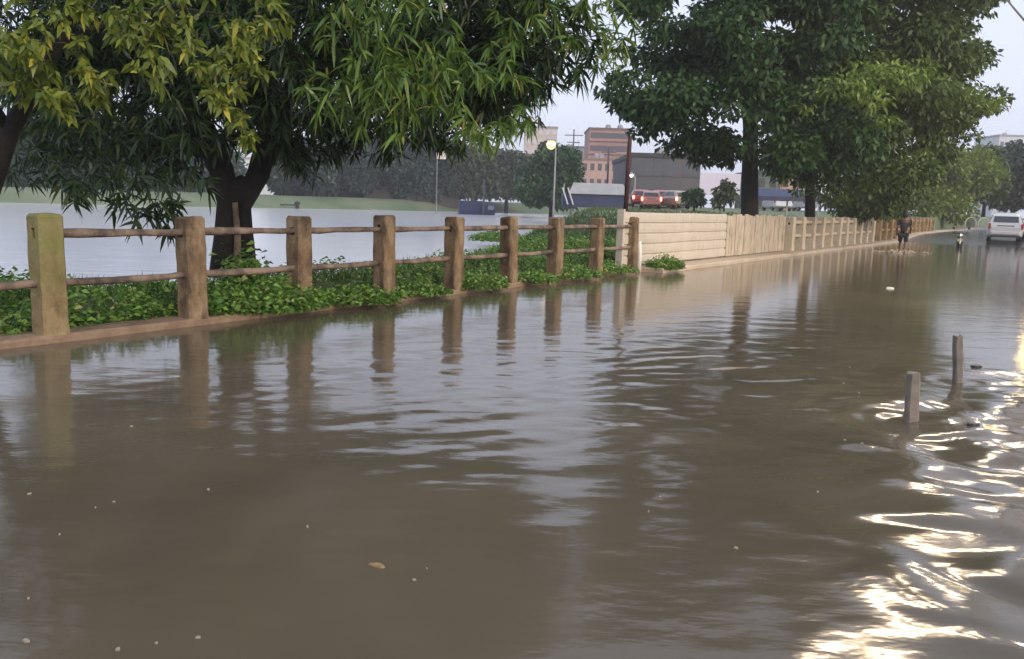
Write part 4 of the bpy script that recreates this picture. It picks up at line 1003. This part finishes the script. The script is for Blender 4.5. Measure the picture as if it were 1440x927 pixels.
# street lamps, poles, cables
LAMP = mat('lamp_glow', (1, .9, .6), emit=(1, .62, .14), estr=1.9)
LAMPW = mat('lamp_white', (1, 1, 1), emit=(1, .9, .75), estr=4)
def street_lamp(label, x, y, dist, size, lm, base_y):
    b = P(x + 4, base_y, dist); b.z = h_of(b.x, b.y) - .1
    hd_ = rel(P(x, y, dist), b)
    root = empty('street_lamp', b, 0, label, 'street lamp')
    MB().tube([(0, .3, 0), (0, .3, hd_.z * .5), (0, .3, hd_.z - .3), (hd_.x * .4, .2, hd_.z + .25), (hd_.x, .05, hd_.z + size * .75)], [.12, .09, .07, .05, .05], 8).build('pole', GREYM, root, smooth=True)
    hh_ = MB().lathe([(.06, .16), (size * .55, .10), (size * .7, -.02), (size * .66, -.06)], 14, Matrix.Translation((hd_.x, 0, hd_.z + size * .62))).build('lamp_head', GREYM, root)
    MB().lathe([(.02, -size * .6), (size * .35, -size * .5), (size * .58, -size * .15), (size * .6, size * .2), (size * .45, size * .5)], 14, Matrix.Translation((hd_.x, 0, hd_.z))).build('lamp_globe', lm, hh_, smooth=True)
    return root
street_lamp('street lamp with a glowing yellow globe above the dark round tree', 775, 204, 92, .78, LAMP, 284)
street_lamp('street lamp with a small white glow beside the rusty pole', 888, 247, 95, .30, LAMPW, 288)
def utility_pole(label, x, ytop, ybase, dist, arms):
    b = P(x, ybase, dist); b.z = h_of(b.x, b.y) - .1; t = rel(P(x, ytop, dist), b)
    root = empty('utility_pole', b, 0, label, 'utility pole')
    MB().tube([(0, 0, 0), (0, 0, t.z)], [.16, .11], 8).build('shaft', mat('pole_grey', (.10, .09, .10), rough=.9), root)
    for dz, l_ in arms: MB().box(-l_, l_, -.16, -.112, t.z - dz - .08, t.z - dz + .08).build('crossarm', MATS['pole_grey'], root)
    return root
utility_pole('dark utility pole with crossarm between the beige tower and the brick block', 803, 182, 290, 150, ((1.0, 1.6), (2.2, 1.1)))
utility_pole('utility pole standing in front of the low pink block', 853, 208, 280, 120, ((.6, 1.0),))
utility_pole('thin grey post on the far bank right of the navy truck', 680, 252, 286, 116, ())
# banner hanging under the mango boughs: hung from a pole on the far bank
bn = P(621, 276, 112); bn.z = h_of(bn.x, bn.y)
ban = empty('banner', bn, 0, 'small cream banner on a thin post below the mango boughs', 'banner')
t = rel(P(614, 204, 112), bn); u = rel(P(627, 224, 112), bn)
MB().box(t.x, u.x, -.04, .0, u.z, t.z).build('cloth', mat('banner_cream', (.68, .60, .50), rough=.8), ban)
MB().tube([(t.x + .1, .06, -.3), (t.x + .1, .06, t.z + .2)], .05, 6).build('pole', GREYM, ban)
# dark bollard on the far bank, heap of bags
db = P(418, 280, 122); db.z = h_of(db.x, db.y)
bo = empty('mooring_post', db, 0, 'small black mooring post on the grassy far bank right of the mango trunk', 'post')
MB().lathe([(.3, -.3), (.28, .9), (.4, 1.0), (.4, 1.25), (.1, 1.4)], 12).build('shaft', BLACKM, bo)
MB().box(-2.4, -.25, -.08, .08, .75, .92).build('arm', BLACKM, bo)
hp = P(710, 292, 108); hp.z = h_of(hp.x, hp.y)
m = MB(); q = random.Random(5)
for i in range(7):
    c_ = Matrix.Translation((q.uniform(-.9, .9), q.uniform(-.4, .4), .25 + (.45 if i > 4 else 0))) @ Matrix.Rotation(q.random() * 3, 4, 'Z')
    m.lathe([(.1, -.28), (.38, -.2), (.46, 0), (.36, .2), (.1, .28)], 9, c_)
tag(m.build('sack_heap', mat('sack_white', (.5, .5, .47), (.35, .35, .33), scale=2, rough=.9), smooth=True), 'heap of pale sacks at the far water edge left of the dark round tree', 'sacks').location = hp
# long blue awning behind the cream railing
aw = P(1100, 297, 58); aw.z = h_of(aw.x, aw.y) - .05
awn = empty('awning', aw, R(4), 'long navy awning on posts behind the fence between the two big trunks', 'awning')
m = MB(); m.add([(-2.0, -.8, 1.75), (2.6, -.8, 1.75), (2.6, .8, 2.25), (-2.0, .8, 2.25), (-2.0, -.8, 1.45), (2.6, -.8, 1.45), (2.6, .8, 2.19), (-2.0, .8, 2.19)], [(0, 1, 2, 3), (7, 6, 5, 4), (0, 4, 5, 1), (1, 5, 6, 2), (2, 6, 7, 3), (3, 7, 4, 0)])
m.build('canopy', MATS['navy_sheet'], awn)
for x in (-1.9, .3, 2.5): MB().box(x - .04, x + .04, -.05, .05, -.1, 1.9).build('post', GREYM, awn)
# white arched barrier by the scooter
ab, s, w = on_road(1378, 60)
arb = empty('arch_barrier', ab, R(10), 'pale tubular barrier of two arches right of the parked scooter', 'barrier')
for x in (-.75, .25):
    m = MB(); m.tube([(x - .42, 0, 0)] + [(x - .42 * math.cos(t), 0, .75 + .42 * math.sin(t)) for t in np.linspace(0, math.pi, 9)] + [(x + .42, 0, 0)], .03, 8)
    m.build('arch', mat('barrier_white', (.42, .42, .38), rough=.5), arb, smooth=True)
# overhead cable at the top right
pa = P(1400, -25, 22); pb_ = P(1452, 45, 14); m = MB()
pa0 = pa + (pa - pb_) * 1.6; pb0 = pb_ + (pb_ - pa) * .8
m.tube([pa0.lerp(pb0, t) + Vector((0, 0, -.3 * 4 * t * (1 - t) + .25)) for t in np.linspace(0, 1, 12)], .018, 6)
tag(m.build('cable', BLACKM), 'black overhead cable crossing the sky at the top right corner', 'cable')

# ------------------------------------------------------------------ damp evening air
hzm = bpy.data.materials.new('damp_air'); nn, ll = nodes_of(hzm); nn.remove(nn['Principled BSDF'])
pv = nn.new('ShaderNodeVolumePrincipled'); pv.inputs['Color'].default_value = (.86, .88, .95, 1); pv.inputs['Density'].default_value = 0.0009
ll.new(pv.outputs[0], nn['Material Output'].inputs['Volume'])
tag(MB().box(-900, 900, -900, 1000, -3.0, 45).build('haze', hzm), kind='stuff')

# ------------------------------------------------------------------ light
SUN_EL, SUN_AZ = R(20), None
sdir = (FN * 1.0 - FD * 0.35); sdir.normalize()
sun_vec = Vector((sdir.x * math.cos(SUN_EL), sdir.y * math.cos(SUN_EL), math.sin(SUN_EL)))
sl = bpy.data.lights.new('sun', 'SUN'); sl.energy = 1.3; sl.angle = R(14); sl.color = (1.0, .85, .67)
so = bpy.data.objects.new('sun', sl); COL.objects.link(so)
so.rotation_euler = sun_vec.to_track_quat('Z', 'Y').to_euler()
wd = bpy.data.worlds.new('World'); scene.world = wd; wd.use_nodes = True
N, Lk = wd.node_tree.nodes, wd.node_tree.links
bg = N['Background']
sky = N.new('ShaderNodeTexSky'); sky.sky_type = 'NISHITA'; sky.sun_disc = False
sky.sun_elevation = SUN_EL; sky.sun_rotation = math.atan2(sun_vec.x, sun_vec.y)
sky.dust_density = 4.0; sky.air_density = 1.0; sky.ozone_density = 2.0
mx = N.new('ShaderNodeMixRGB'); mx.inputs[0].default_value = 0.72
mx.inputs[2].default_value = (7.6, 8.05, 9.7, 1)
Lk.new(sky.outputs[0], mx.inputs[1]); Lk.new(mx.outputs[0], bg.inputs['Color'])
bg.inputs['Strength'].default_value = 0.112
vs_ = scene.view_settings
vs_.view_transform = 'Standard'; vs_.look = 'None'; vs_.gamma = 1; vs_.exposure = 0.44; vs_.use_curve_mapping = False
cy = scene.cycles
cy.max_bounces = 6; cy.transparent_max_bounces = 4; cy.sample_clamp_indirect = 4.0; cy.use_denoising = True
